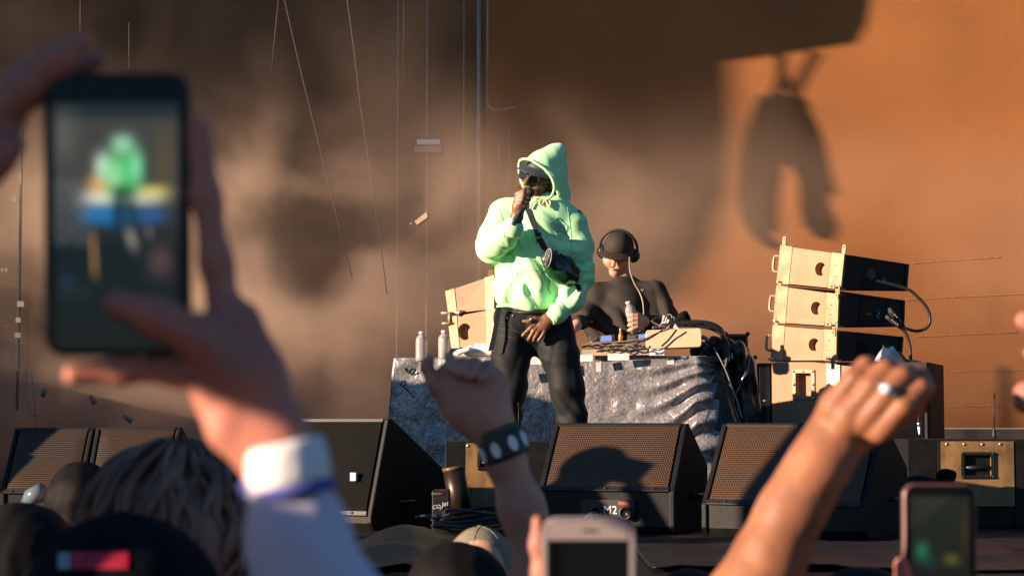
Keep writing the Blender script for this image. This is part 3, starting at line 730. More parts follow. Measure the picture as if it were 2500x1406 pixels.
plugged('thin black cable running from the second cabinet down behind the ring hand', [(2165, 770), (2198, 800), (2212, 815), (2222, 850), (2224, 895)], YS+.05, .009, [((2163, 771), (2200, 800))])
cable('black cable bowing out right above the raised thumb', [(2210, 880), (2240, 884), (2268, 895), (2281, 920), (2275, 945), (2262, 955)], YS, .009)
cable('black cable bunch at the lower right corner of the stack', [(2190, 862), (2208, 885), (2218, 915), (2222, 1000), (2225, 1045)], YS, .02)
# jack plug hanging below the ring hand
t = thing('jack_plug', 'silver jack plug hanging on the dark cabinet below the ring hand', 'plug', at(2244, 1055, 9.6))
MB().tube([at(2243, 1030, 9.6), at(2243.5, 1040, 9.6)], .009).build('barrel', m_steel, t); MB().tube([at(2243.5, 1041, 9.6), at(2245, 1060, 9.6)], [.007, .005]).build('sleeve', m_white, t)
cable('dark cord the silver plug hangs on', [(2242, 1000), (2243, 1030)], 9.61, .004)
a = at(2150, 1015, 9.9); b = at(2258, 1015, 9.9); tag(MB().box((a.x, 9.9, 0), (b.x, 10.3, at(0, 1010, 9.9).z+.05)).build('flight_case', m_blk, None, bevel=.008), 'dark flight case behind the ring hand, left of the orange backdrop', 'flight case')
# paper sheets clipped to the stack
t = thing('paper_tag', 'crumpled white paper label clipped above the ring hand', 'paper label', at(2150, 885, 11.1))
m_pap = M('white_paper', (.75, .74, .72), .7, bump=.0006, bscale=40)
P = lambda x, y, d=0: at(x, y, 11.1+d)
for q, pr in (([P(2133, 881, .02), P(2157, 845, .0), P(2172, 862, -.03), P(2162, 880, -.02)], 0), ([P(2160, 850, .0), P(2180, 845, .03), P(2202, 878, .05), P(2181, 884, -.02), P(2166, 866, -.03)], 1), ([P(2133, 881.5, .02), P(2162, 867, -.03), P(2181, 886, -.02)], 0)):
    s_ = MB().prism(q, (.001, .002, .001)).build('sheet', m_pap, t)
for k in range(5):
    A = P(2174+k*2.2, 860+k*3.4, -.035); B = P(2190+k*1.6, 857+k*3.6, .0); MB().tube([A, B], .0012, 4).build('print_line', m_grey, t)
for px in (2157, 2168): MB().cyl(P(px, 840, .01), P(px, 850, .01), .007).build('clip', m_dkst, t)

# --- small black effect box with hand lettering
t = thing('effect_box', 'small black box with silver handwriting CO2 Jet on the stage floor', 'effect box', at(1076, 1262, 8.3))
t.location.z = 0
a = at(1055, 1197, 7.9); b = at(1096, 1197, 7.9)
MB().box((a.x, 7.9, .0), (b.x, 8.1, a.z)).build('housing', m_blk2, t, bevel=.003)
m_silver = M('silver_marker', (.6, .62, .64), .5)
text('lettering', 'CO', m_silver, at(1064.5, 1237, 7.895), (1, 0, .12), (0, 0, 1), .021, t, shear=.3)
text('lettering', '2', m_silver, at(1074.5, 1241, 7.895), (1, 0, .12), (0, 0, 1), .014, t, shear=.3)
text('lettering', 'Jet', m_silver, at(1085, 1230, 7.895), (1, 0, .25), (0, 0, 1), .025, t, shear=.4)
text('lettering', 'MAGIC', m_grey, at(1064, 1205, 7.895), (1, 0, 0), (0, 0, 1), .011, t); text('lettering', 'FX', m_red, at(1076, 1205, 7.895), (1, 0, 0), (0, 0, 1), .011, t)
text('lettering', 'EU', m_grey, at(1083, 1251, 7.895), (1, 0, 0), (0, 0, 1), .007, t)
# nozzle pipe
t = thing('nozzle_pipe', 'open dark metal pipe leaning beside the handwritten box', 'pipe', at(1110, 1260, 8.2)); t.location.z = 0
A = at(1107, 1141, 8.2); B = at(1128, 1268, 8.2)
MB().lathe(A, [(.045, 0), (.045, (B-A).length), (.04, (B-A).length), (.04, 0)], 24, (B-A)).build('tube', M('dark_bronze_pipe', (.03, .018, .012), .4, metal=.3, var=.3), t)
MB().lathe(A, [(.047, -.004), (.047, .012), (.040, .012), (.040, -.004)], 24, (B-A)).build('rim', M('worn_bronze_rim', (.12, .075, .04), .4), t)
# taped plug row on the floor
t = thing('cable_connector', 'taped silver connectors lying in front of the handwritten box', 'connector', atz(1052, 1266, .02))
for i in range(6):
    A = at(1014+i*13, 1262-(i % 2)*2, 7.75); MB().tube([A, A+Vector((.018, 0, .002*(i % 3)))], [.009, .007][i % 2]).build('connector', m_steel if i % 2 else m_dkst, t)
_at0 = at
def at(px, py, Y): return _at0(px, py, Y)
# ================================================================== TABLE AND WHAT STANDS ON IT
YT = 10.85
m_wood = M('pale_plywood_top', (.48, .36, .25), .6, var=.15, scale=10, dirt=.3)
m_velvet = bpy.data.materials.new('crushed_silver_velvet')
def _velvet(m):
    m.use_nodes = True; nt = m.node_tree; N = nt.nodes; L = nt.links; b = N['Principled BSDF']; tc = N.new('ShaderNodeTexCoord')
    n1 = N.new('ShaderNodeTexNoise'); n1.inputs['Scale'].default_value = 60; n1.inputs['Detail'].default_value = 7; n1.inputs['Roughness'].default_value = .65; n1.inputs['Distortion'].default_value = 1.2
    L.new(tc.outputs['Object'], n1.inputs['Vector'])
    r = N.new('ShaderNodeValToRGB'); L.new(n1.outputs['Fac'], r.inputs[0]); e = r.color_ramp.elements
    e[0].position = .38; e[0].color = (.15, .105, .09, 1); e[1].position = .62; e[1].color = (.31, .33, .37, 1)
    x = r.color_ramp.elements.new(.5); x.color = (.23, .225, .245, 1)
    L.new(r.outputs[0], b.inputs['Base Color']); b.inputs['Roughness'].default_value = .3; b.inputs['Specular IOR Level'].default_value = .8
    b.inputs['Metallic'].default_value = .3; b.inputs['Sheen Weight'].default_value = .3; b.inputs['Sheen Roughness'].default_value = .35
    rr = N.new('ShaderNodeMapRange'); rr.inputs[1].default_value = .35; rr.inputs[2].default_value = .65; rr.inputs[3].default_value = .5; rr.inputs[4].default_value = .22
    L.new(n1.outputs['Fac'], rr.inputs[0]); L.new(rr.outputs[0], b.inputs['Roughness'])
    n2 = N.new('ShaderNodeTexNoise'); n2.inputs['Scale'].default_value = 22; n2.inputs['Detail'].default_value = 5; n2.inputs['Distortion'].default_value = .8; L.new(tc.outputs['Object'], n2.inputs['Vector'])
    bp = N.new('ShaderNodeBump'); bp.inputs['Distance'].default_value = .012; bp.inputs['Strength'].default_value = .7; L.new(n2.outputs['Fac'], bp.inputs['Height']); L.new(bp.outputs[0], b.inputs['Normal'])
_velvet(m_velvet)
TZ = at(1300, 872, YT).z
tl = at(990, 884, YT+.12); tr = at(1705, 860, YT-.12)
# table: plywood top with front edge, legs
t = thing('table', 'long plywood table carrying the music players, velvet cloth taped along its edge', 'table', ((tl.x+tr.x)/2, YT+.25, 0))
n_ = Vector((-(tr.y-tl.y), (tr.x-tl.x), 0)).normalized()     # pointing away from the camera
A = Vector((tl.x, tl.y, 0)); B = Vector((tr.x, tr.y, 0))
MB().prism([A+Vector((0, 0, TZ-.028)), B+Vector((0, 0, TZ-.028)), B+n_*.5+Vector((0, 0, TZ-.028)), A+n_*.5+Vector((0, 0, TZ-.028))], (0, 0, .028)).build('table_top', m_wood, t, bevel=.003)
for u, v in ((.04, .08), (.96, .08), (.04, .44), (.96, .44)):
    p = A+(B-A)*u+n_*v; MB().tube([p+Vector((0, 0, 0)), p+Vector((0, 0, TZ-.028))], .02).build('leg', m_dkst, t)
# hanging cloth
def cloth():
    nx, nz = 300, 110; V = []
    W = (B-A).length; ex = .55      # wraps round the right end backwards
    for j in range(nz+1):
        v = j/nz
        for i in range(nx+1):
            u = i/nx; s = u*(W+ex+.12)-.12
            topz = TZ+.002-.012*math.sin(s*9)*math.exp(-3*abs(s-W*.55))*1.0-.035*max(0, min(1, (s-1.15)/.3))*0
            z = topz-(topz-.04)*v
            drop = v*(.10+.02*math.sin(s*5))
            if s < 0: p = A+(B-A).normalized()*(-.025-drop*.9)+n_*(-s*1.1-.01); outn = Vector((-1, -.2, 0))
            elif s < W: p = A+(B-A).normalized()*(s-(.06+drop*.6)*math.exp(-s*9)*1.1)-n_*.008; outn = -n_
            else: q = s-W; p = B+(B-A).normalized()*(.01+.10*v)+n_*q*.9+(B-A).normalized()*.35*q; outn = Vector((1, -.3, 0)).normalized()
            # folds pulled to the taped points at the right, and slanting folds at the left end
            amp = 0
            dx = s-(W-.02); dz = v*.9-.05; rr = math.hypot(dx, dz*.8)
            ang = math.atan2(dz, dx-.25)
            wr = math.exp(-((s-W)/.24)**2)
            amp += wr*.020*math.sin(ang*26+3*math.sin(rr*7))*min(1, rr*5+.2)
            wl = math.exp(-((s-.02)/.20)**2)
            amp += wl*.015*math.sin((s*26+v*9)+2*math.sin(v*6))*(.3+v)
            amp += .005*math.sin(s*8+v*3)*v
            p = p+outn*(amp+.02*v+.012)
            V.append((p.x, p.y, z))
    V = np.array(V); P = V.astype(np.float32); V[:, 1] += .006*vnoise(P, 9.)+.004*vnoise(P, 21.)
    i = np.arange(nz)[:, None]*(nx+1)+np.arange(nx)[None]; Q = np.stack([i, i+nx+1, i+nx+2, i+1], -1).reshape(-1, 4)
    return V, Q
V, Q = cloth()
cl = tag(link_mesh('tablecloth', V, Q, m_velvet), 'crushed silver-grey velvet cloth hanging from the front of the table', 'tablecloth')
m_ = cl.modifiers.new('thick', 'SOLIDIFY'); m_.thickness = .003
clb = bvh_of(cl)
def lin(pts, m=6):
    return [(pts[i][0]+(pts[i+1][0]-pts[i][0])*k/m, pts[i][1]+(pts[i+1][1]-pts[i][1])*k/m) for i in range(len(pts)-1) for k in range(m)]+[pts[-1]]
# dark marker scribbles at the left end of the cloth
m_ink = M('black_marker', (.015, .018, .02), .6)
def drawn(name, pts, bvh, mat, parent, r=.002, n=6, off=.003, closed=False):
    P = [project(bvh, p.x, p.y, off) for p in spline([Vector((a, b, 0)) for a, b in pts], n, closed)]
    P = [p for p in P if p is not None]
    if len(P) > 1: return MB().tube(P, r, 5, closed).build(name, mat, parent)
for k, pts in enumerate(([(988, 898), (993, 905), (1003, 912), (1012, 904), (1006, 899), (999, 906), (1006, 914), (1022, 910)], [(978, 942), (980, 932), (986, 930), (990, 938), (984, 943), (992, 950), (1003, 962), (1012, 972)])):
    drawn('marker_scribble', pts, clb, m_ink, cl, .0035)
# tape strips on the front edge
for k, (x0, x1, y0, y1) in enumerate(((1080, 1112, 878, 892), (1176, 1206, 876, 898), (1290, 1322, 866, 890), (1417, 1447, 866, 883), (1484, 1536, 864, 880), (1585, 1622, 852, 868))):
    f = Face(at(x0, y0, 10.70), at(x1, y0-1, 10.70), at(x1, y1-1, 10.69), at(x0, y1, 10.69)); a = MB(); f.slab(a, 0, 0, 1, 1, 0, .0015)
    a.build('white_tape', m_white, t, bevel=.0005)
for k, (x0, x1, y0, y1) in enumerate(((1455, 1468, 884, 908), (1555, 1568, 882, 902), (1628, 1646, 872, 890))):
    q = [project(clb, *c_, .002) for c_ in ((x0, y1), (x1, y1), (x1, y0), (x0, y0))]
    if all(q): MB().prism(q, (0, -.001, 0)).build('grey_tape', M('clear_grey_tape', (.5, .47, .45), .5), t)
a = MB(); f = Face(at(1420, 838, 10.74), at(1612, 834, 10.72), at(1612, 850, 10.72), at(1420, 853, 10.74)); f.slab(a, 0, 0, 1, 1, -.03, 0); a.build('edge_board', M('brown_board', (.22, .15, .10), .6, var=.3), t)
a = MB(); f = Face(at(1420, 853.5, 10.73), at(1612, 850.5, 10.71), at(1612, 866, 10.71), at(1420, 868, 10.73)); f.slab(a, 0, 0, 1, 1, -.03, 0); a.build('edge_board', m_wood, t)
# white paper / towel pile at the left
Sd = SDF(.006)
Sd.pchain([(1110, 864, 8), (1150, 858, 12), (1200, 856, 14)], 10.95, .02); Sd.pchain([(1160, 849, 9), (1210, 846, 9)], 11.0, .02); Sd.pchain([(1118, 862, 7), (1145, 852, 7)], 10.9, .02)
V, Q = Sd.mesh(lambda P: .005*vnoise(P, 22.)+.003*vnoise(P, 47.))
tag(link_mesh('towel', V, Q, M('white_towel', (.85, .83, .8), .9, var=.04, bump=.001, bscale=120)), 'crumpled white towel on the left end of the table', 'towel')
# water bottles
m_pet = M_glass('clear_plastic', (.95, .93, .90), .15, 1.33); m_pet.node_tree.nodes['Principled BSDF'].inputs['Transmission Weight'].default_value = .72; m_pet.node_tree.nodes['Principled BSDF'].inputs['Coat Weight'].default_value = .6; m_cap = M('white_bottle_cap', (.75, .76, .8), .45)
def bottle(label, base, h, r, tilt=(0, 0, 1), group='water bottles on stage'):
    t = thing('water_bottle', label, 'bottle', base, 0, group); ax = Vector(tilt).normalized(); k = h/.23
    pr = [(r*.9, 0), (r, .006)]
    for i in range(9): z = .02+i*.012; pr += [(r*.97, z*k), (r*1.0, (z+.004)*k), (r*1.0, (z+.008)*k)]
    pr += [(r, .14*k), (r*.97, .15*k), (r, .165*k), (r*.85, .185*k), (r*.5, .203*k), (r*.38, .21*k), (r*.38, .216*k)]
    MB().lathe(base, pr, 28, ax).build('bottle_body', m_pet, t)
    MB().lathe(Vector(base)+ax*.214*k, [(r*.46, 0), (r*.48, .001), (r*.48, .014*k), (r*.42, .017*k)], 20, ax).build('cap', m_cap, t)
    lab = [(r*1.012, .115*k), (r*1.012, .15*k)]
    return t
zt = TZ
bottle('left one of the two clear water bottles on the end of the table', at(1029, 882, 10.95), .163, .033)
bottle('right one of the two clear water bottles on the table, nearer the white towel', at(1084, 880, 10.95), .165, .033)
for o in ('',): pass
# players
m_pl = M('dark_brown_player', (.055, .045, .04), .45, var=.2)
m_scr = bpy.data.materials.new('blue_screen'); m_scr.use_nodes = True
_b = m_scr.node_tree.nodes['Principled BSDF']; _b.inputs['Base Color'].default_value = (.05, .08, .16, 1); _b.inputs['Emission Color'].default_value = (.25, .38, .75, 1); _b.inputs['Emission Strength'].default_value = .35
def player(label, tl, tr, br, bl, Y, cat='music player'):
    f = Face(at(*tl, Y+.12), at(*tr, Y+.12), at(*br, Y), at(*bl, Y)); c_ = (f.c[2]+f.c[3])/2
    t = thing('music_player', label, cat, c_, 0, 'music players on the table')
    MB().prism(f.c, (0, .02, -.045)).build('housing', m_pl, t, bevel=.003)
    a = MB(); f.slab(a, .48, .18, .88, .8, .0005, .004); a.build('screen', m_scr, t)
    p = f.p(.22, .55, .002); x = (f.c[1]-f.c[0]).normalized(); y = (f.c[0]-f.c[3]).normalized()
    MB().prism([p+x*.02*math.cos(q)*(1.1)+y*.035*math.sin(q)*1.0 for q in [2*PI*i/20 for i in range(20)]], f.n*.004).build('jog_wheel', m_steel, t)
    a = MB()
    for k in range(4): f.slab(a, .06, .1+.2*k, .10, .2+.2*k, .0005, .005)
    a.build('button_row', m_grey, t); return t
player('left music player with a blue screen just right of the performer', (1437, 821), (1500, 816), (1503, 836), (1431, 839), 10.95)
player('right music player with a blue screen in front of the bottle', (1531, 817), (1590, 812), (1592, 833), (1529, 836), 10.95)
t = thing('mixer', 'low dark mixer with small knobs between the two players', 'mixer', at(1515, 842, 10.98))
a0 = at(1504, 838, 10.98); a1 = at(1528, 838, 10.98); MB().box((a0.x, 10.98, a0.z-.03), (a1.x, 11.18, a0.z)).build('housing', m_pl, t)
for k in range(4): MB().cyl(Vector((a0.x+.008+k*.011, 11.0, a0.z)), Vector((a0.x+.008+k*.011, 11.0, a0.z+.012)), .004, n=8).build('knob', m_grey, t)
t = thing('bottle', 'tiny golden bottle standing between the two music players', 'bottle', at(1515, 834, 10.9))
b0 = at(1515, 834, 10.9); MB().lathe(b0, [(.012, 0), (.012, .035), (.007, .045), (.006, .058)], 16).build('bottle_body', M('amber_glass', (.45, .28, .07), .2, coat=.5), t); MB().lathe(b0+Vector((0, 0, .059)), [(.007, 0), (.007, .014)], 12).build('cap', m_wood, t)
a0 = at(1504, 842, 10.85); a1 = at(1516, 842, 10.85); tag(MB().box((a0.x, 10.83, a0.z-.0), (a1.x, 10.86, a0.z+.02)).build('battery_pack', m_white, None, bevel=.003), 'small white block below the golden bottle', 'block')
# pale panel box
t = thing('equipment_box', 'pale rectangular box with rounded corners on the right end of the table', 'box', at(1645, 850, 10.7))
f = Face(at(1577, 806, 10.72), at(1712, 801, 10.66), at(1712, 846, 10.66), at(1577, 851, 10.72))
pts = []; r_ = .014
for (u, v, a0) in ((1, 0, PI/2), (0, 0, PI), (0, 1, 1.5*PI), (1, 1, 0)):
    for i in range(6):
        q = a0+[-PI/2, 0, 0, 0][0]*0+(i/5)*PI/2 if False else a0-PI/2*(1 if u == 1 and v == 0 else 0)+i/5*PI/2
        pts.append((u, v, q))
x = (f.c[1]-f.c[0]).normalized(); z = (f.c[0]-f.c[3]).normalized(); W_, H_ = f.W, f.H; poly = []
for cx_, cz_, a0 in ((W_-r_, H_-r_, 0), (r_, H_-r_, PI/2), (r_, r_, PI), (W_-r_, r_, 1.5*PI)):
    for i in range(6): q = a0+i/5*PI/2; poly.append(f.c[3]+x*(cx_+r_*math.cos(q))+z*(cz_+r_*math.sin(q)))
MB().prism(poly, (.01, .22, 0)).build('housing', M('peach_panel', (.60, .43, .27), .5, var=.06, scale=4, dirt=.15), t, bevel=.002)
for u, v in ((.03, .1), (.97, .1), (.03, .9), (.97, .9)): MB().ball(f.p(u, v, .001), (.003, .002, .003), 6).build('screw', m_steel, t)
# cable tangle
def tcab(label, pts, Y, r, mat=m_cable): return cable(label, pts, Y, r, mat, group='cables on the table')
tcab('brown lead running low along the two players', [(1434, 838), (1470, 836), (1520, 834), (1560, 828), (1590, 822), (1620, 808)], 10.72, .004, m_tan)
tcab('dark lead sagging across the front of the pale box', [(1552, 840), (1580, 826), (1600, 815), (1625, 806), (1640, 800)], 10.64, .0035)
tcab('black lead crossing the pale box up to the white tags', [(1574, 833), (1600, 818), (1622, 800), (1634, 785), (1634, 776), (1626, 772), (1620, 785)], 10.66, .0035)
tcab('thin dark lead lying along the front edge of the table', [(1420, 846), (1450, 843), (1490, 846), (1540, 843), (1575, 845)], 10.68, .004)
for k in range(7):
    rnd = random.Random(k); y0 = 842+rnd.random()*8
    tcab('short dark lead in the tangle before the players, piece %s' % ['near the jeans', 'under the left screen', 'beside the white block', 'under the golden bottle', 'below the right screen', 'touching the pale box', 'crossing the others'][k],
         [(1422+k*20, y0), (1440+k*20, y0-5*rnd.random()), (1462+k*20, y0+3), (1480+k*18, y0-4), (1500+k*14, y0-1)], 10.69-.01*k, .0028+.001*rnd.random(), [m_cable, m_grey, m_cable, m_tan][k % 4])
tb = thing('cable_bundle', 'thick bundle of black cables arching over the pale box and down its right side', 'cable bundle', at(1730, 830, 10.85), 0)
for k in range(10):
    rnd = random.Random(50+k); o = rnd.uniform(-6, 6); p_ = rnd.uniform(-.08, .1)
    MB().tube(spline(pxs([(1600+k*6, 798+o*.4, p_), (1650, 792+o*.6, p_), (1700, 790+o, p_), (1740, 797+o*1.2, p_), (1765, 815+o, p_), (1772+o, 850, p_), (1765+o, 900, p_)], 10.85), 6), .009).build('cable', m_cable, tb)
for k, pts in enumerate(([(1602, 775), (1592, 786), (1612, 800), (1625, 788), (1617, 772), (1606, 776)], [(1590, 783), (1605, 792), (1626, 798), (1648, 806), (1660, 812)], [(1608, 800), (1630, 770), (1640, 772), (1636, 792), (1624, 806)], [(1640, 788), (1646, 778), (1643, 772)])):
    tcab('loop of %s cable standing up beside the white tags' % ['black', 'brown', 'thin grey', 'stubby tan'][k], pts, 10.72, .0035, [m_cable, m_tan, m_grey, m_tan][k])
for k, q in enumerate(([(1615, 790), (1618, 769), (1629, 773), (1624, 789)], [(1626, 788), (1629, 779), (1634, 780), (1632, 790)], [(1643, 800), (1648, 790), (1658, 803), (1648, 804)])):
    tag(MB().prism(pxs(q, 10.70), (0, .002, 0)).build('cable_tag', m_pap, None), 'white cable tag %s the pale box' % ['standing tallest above', 'small and slanting above', 'lying flat on'][k], 'cable tag', 'cable tags on the table')
# knob
tag(MB().lathe(at(1597, 806, 10.85), [(.012, 0), (.012, .018), (.01, .022)], 16).build('knob', m_dkst), 'round black knob sticking up behind the pale box', 'knob')
# dark mass of cases right of the table
def dcase(label, x0, y0, x1, y1, Y, dep, name='flight_case', parts=True):
    a = at(x0, y0, Y); b = at(x1, y1, Y); t = thing(name, label, 'flight case', ((a.x+b.x)/2, Y+dep/2, max(0, b.z)))
    z0 = max(0.0, b.z); MB().box((a.x+.004, Y+.004, z0+.002), (b.x-.004, Y+dep-.004, a.z-.004)).build('panel', m_blk, t)
    ed = MB(); e = .014
    for xx in (a.x, b.x-e): ed.box((xx, Y, z0), (xx+e, Y+e, a.z))
    ed.box((a.x+e, Y, a.z-e), (b.x-e, Y+e, a.z)); ed.build('edge_profile', m_dkst, t)
    for xx in (a.x, b.x): MB().ball((xx, Y, a.z), .014, 8).build('corner_ball', m_dkst, t)
    return t
dcase('black flight case right of the cable bundle with its top level with the pale box', 1772, 815, 1826, 870, 11.95, .4)
dcase('tall black flight case closing the right end of the table', 1712, 872, 1846, 1130, 11.75, .4)
Sd = SDF(.008); Sd.pchain([(1655, 785, 9), (1668, 774, 12), (1680, 786, 11)], 11.0, .03); V, Q = Sd.mesh(lambda P: .008*vnoise(P, 30.))
tag(link_mesh('cap', V, Q, m_drape), 'crumpled black cloth lump behind the cable tags', 'cloth')
Sd = SDF(.012); Sd.pchain([(1712, 858, 24), (1728, 930, 40), (1738, 1040, 62), (1745, 1120, 70)], 10.90, .06); Sd.pchain([(1790, 870, 30), (1812, 900, 30), (1820, 1000, 30), (1822, 1110, 34)], 11.05, .06); Sd.pchain([(1750, 850, 30), (1790, 860, 30)], 11.0, .06)
def dcl(P): return .007*(1-2*np.abs(np.sin(P[:, 0]*50+7*vnoise(P, 3.)+P[:, 2]*20)))+.008*vnoise(P, 7.)+.01*vnoise(P, 14.)
V, Q = Sd.mesh(dcl); tag(link_mesh('black_cloth', V, Q, M('black_stretch_cloth', (.006, .008, .009), .4, sheen=.0, bump=.001)), 'shiny black cloth draped in folds over the right end of the table', 'cloth')
cable('thin grey lead slanting across the black cloth with a white sleeve', [(1742, 848), (1755, 870), (1772, 905), (1785, 940), (1800, 980), (1812, 1022)], 10.72, .003, m_grey)
cable('thin grey lead hanging down beside the black cloth with a silver joint', [(1828, 850), (1830, 880), (1824, 908), (1815, 925), (1797, 960)], 10.85, .003, m_grey)
for lab, p0, p1, Y, r, m in (('white sleeve on the lead crossing the black cloth', (1781, 937), (1788, 950), 10.71, .007, m_white), ('silver cable joint hanging left of the tall black cabinet', (1822, 908), (1807, 936), 10.82, .008, m_steel), ('pale cable joint near the right monitor top', (1735, 1000), (1712, 1052), 10.3, .005, m_grey), ('blue connector at the right end of the pale box', (1713, 822), (1728, 828), 10.7, .012, M('blue_plug', (.08, .22, .35), .4))):
    tag(MB().tube([at(*p0, Y), at(*p1, Y)], [r, r*.8]).build('cable_connector', m), lab, 'connector')
for k, (x, y) in enumerate(((1780, 870), (1787, 868))):
    pass
t = thing('label_sticker', 'tiny white printed marks on the black case beside the table', 'sticker', at(1784, 875, 10.9))
for k, (x, y, h) in enumerate(((1779, 868, 13), (1785, 862, 8), (1787, 870, 6))): MB().box(at(x, y+h, 10.9), at(x+3, y, 10.9)+Vector((0, .002, 0))).build('print_mark', m_white, t)

at = _at0
# ================================================================== PERFORMER
YP = 10.1
m_skin = M('brown_skin', (.20, .095, .052), .45, var=.12, scale=9, vcol=True, sss=.05, bump=.0003, bscale=140)
m_skinL = M('fair_skin', (.52, .27, .19), .5, var=.1, scale=8, vcol=True, sss=.08, bump=.0004, bscale=140)
m_hood = M('neon_mint_fleece', (.50, .93, .50), .85, var=.05, scale=5, bump=.0007, bscale=260, sheen=.25)
m_rib = M('mint_ribbing', (.46, .85, .46), .85, var=.08, scale=80, bump=.002, bscale=90, stretch=(1, 1, .15))
m_denim = M('black_denim', (.005, .0065, .007), .7, spec=.3, var=.3, scale=16, bump=.0006, bscale=300, sheen=.15)
m_thread = M('grey_thread', (.07, .075, .08), .7)
perf = thing('person', 'performer in a neon mint hooded sweatshirt and black jeans singing into a microphone', 'person', (at(1312, 1040, YP).x, YP, 0))
H0 = at(1312, 436, YP)       # head centre
fd = Vector((-.50, -.84, -.16)).normalized(); up = Vector((math.sin(math.radians(24)), 0, math.cos(math.radians(24)))); up = (up-fd*up.dot(fd)).normalized(); rt = fd.cross(up).normalized()
def hp(f, r, u): return H0+fd*f+rt*r+up*u     # rt points to image right for a viewer? see below
# hands first (both part of the body mesh)
def hand_mic(S):
    Y = YP-.30
    S.pchain([(1250, 560, 15, .03), (1262, 530, 14, .02), (1268, 505, 14, .01)], Y, .02)
    S.pchain([(1266, 505, 16), (1272, 485, 16)], Y, .02, flat=((0, 1, 0), .8))
    # four fingers wrapped round the microphone
    for k, (x0, y0, x1, y1, x2, y2) in enumerate(((1262, 474, 1278, 467, 1294, 474), (1260, 483, 1278, 476, 1291, 484), (1259, 492, 1276, 486, 1287, 494), (1259, 501, 1272, 496, 1282, 503))):
        S.pchain([(x0, y0, 6.2, .0), (x1, y1, 5.8, -.028), (x2, y2, 5.2, -.02), (x2+2, y2+4, 4.6, -.002)], Y, .004)
    S.pchain([(1258, 505, 7), (1266, 490, 6.5, .015), (1284, 478, 5.5, .02)], Y, .006)   # thumb behind
def hand_low(S):
    Y = YP-.14
    S.pchain([(1352, 772, 14, .0), (1338, 782, 14, -.0)], Y, .015, flat=((0, 1, 0), .75))
    S.pchain([(1336, 780, 15), (1322, 793, 15)], Y, .02, flat=((0, 1, 0), .6)); S.pchain([(1330, 790, 13), (1330, 797, 12)], Y, .02, flat=((0, 1, 0), .6))
    for pts in ([(1312, 786, 6.2), (1296, 800, 5.6, -.006), (1280, 815, 4.6, .0), (1276, 819, 4.2, .002)], [(1316, 795, 6.2), (1303, 808, 5.8, -.008), (1294, 823, 4.8, .0), (1290, 829, 4.3, .004)],
                [(1322, 801, 6.0), (1313, 812, 5.6, -.008), (1305, 825, 4.8, .0), (1303, 831, 4.2, .004)], [(1331, 805, 5.4), (1326, 815, 5.0, -.006), (1318, 827, 4.3, .0), (1314, 832, 3.9, .003)]):
        S.pchain(pts, Y, .004)
    S.pchain([(1325, 782, 7.5), (1306, 779, 6.2, -.012), (1290, 785, 5.2, -.012), (1279, 784, 4.4, -.01)], Y, .006)
body = SDF(.0045)
# skull, jaw, nose, lips, ears, neck
body.ball(hp(-.015, 0, .035), .085, .02, flat=(tuple(rt), .88)); body.chain([hp(.02, 0, -.03), hp(.045, 0, -.085)], [.062, .038], .03)
body.chain([hp(.05, -.03, -.04), hp(.05, .03, -.04)], [.04, .04], .02)
body.chain([hp(.088, 0, .02), hp(.112, 0, -.018)], [.009, .015], .012); body.chain([hp(.100, -.013, -.022), hp(.100, .013, -.022)], [.010, .010], .006)
body.chain([hp(.094, -.018, -.050), hp(.103, 0, -.048), hp(.094, .018, -.050)], [.005, .008, .005], .006)
body.chain([hp(.090, -.016, -.068), hp(.098, 0, -.071), hp(.090, .016, -.068)], [.005, .008, .005], .006)
body.chain([hp(.108, -.012, -.059), hp(.11, .012, -.059)], [.0045, .0045], .003, sub=True)
body.ball(hp(.078, 0, -.098), .020, .02)
for s in (-1, 1):
    body.chain([hp(.070, s*.018, .030), hp(.062, s*.045, .032)], [.014, .010], .012)   # brow
    body.ball(hp(.078, s*.03, .008), .014, .006, sub=True); body.ball(hp(.064, s*.03, .008), .014, .004)
    body.chain([hp(-.01, s*.082, .02), hp(-.012, s*.084, -.02)], [.014, .011], .008)
body.chain([hp(-.03, 0, -.06), hp(-.06, 0, -.18)], [.058, .062], .03)
# trunk, arms, legs under the clothes
T = lambda x, y, d=0: at(x, y, YP+d)
body.chain([T(1315, 530), T(1300, 740)], [.10, .11], .08, flat=((0, 1, 0), .8)); body.chain([T(1245, 525), T(1390, 535)], [.06, .06], .06)
body.chain([T(1225, 525), T(1195, 615, -.05)], [.05, .042], .04); body.chain([T(1195, 615, -.05), T(1252, 555, -.27)], [.040, .028], .03)
body.chain([T(1405, 540), T(1425, 670)], [.05, .042], .04); body.chain([T(1425, 670), T(1352, 770, -.14)], [.040, .028], .03)
body.chain([T(1262, 780), T(1245, 960)], [.08, .055], .05); body.chain([T(1245, 960), T(1232, 1190, .05)], [.052, .038], .03)
body.chain([T(1352, 780), T(1384, 960, -.05)], [.08, .055], .05); body.chain([T(1384, 960, -.05), T(1404, 1190, -.02)], [.052, .038], .03)
hand_mic(body); hand_low(body)
V, Q = body.mesh()
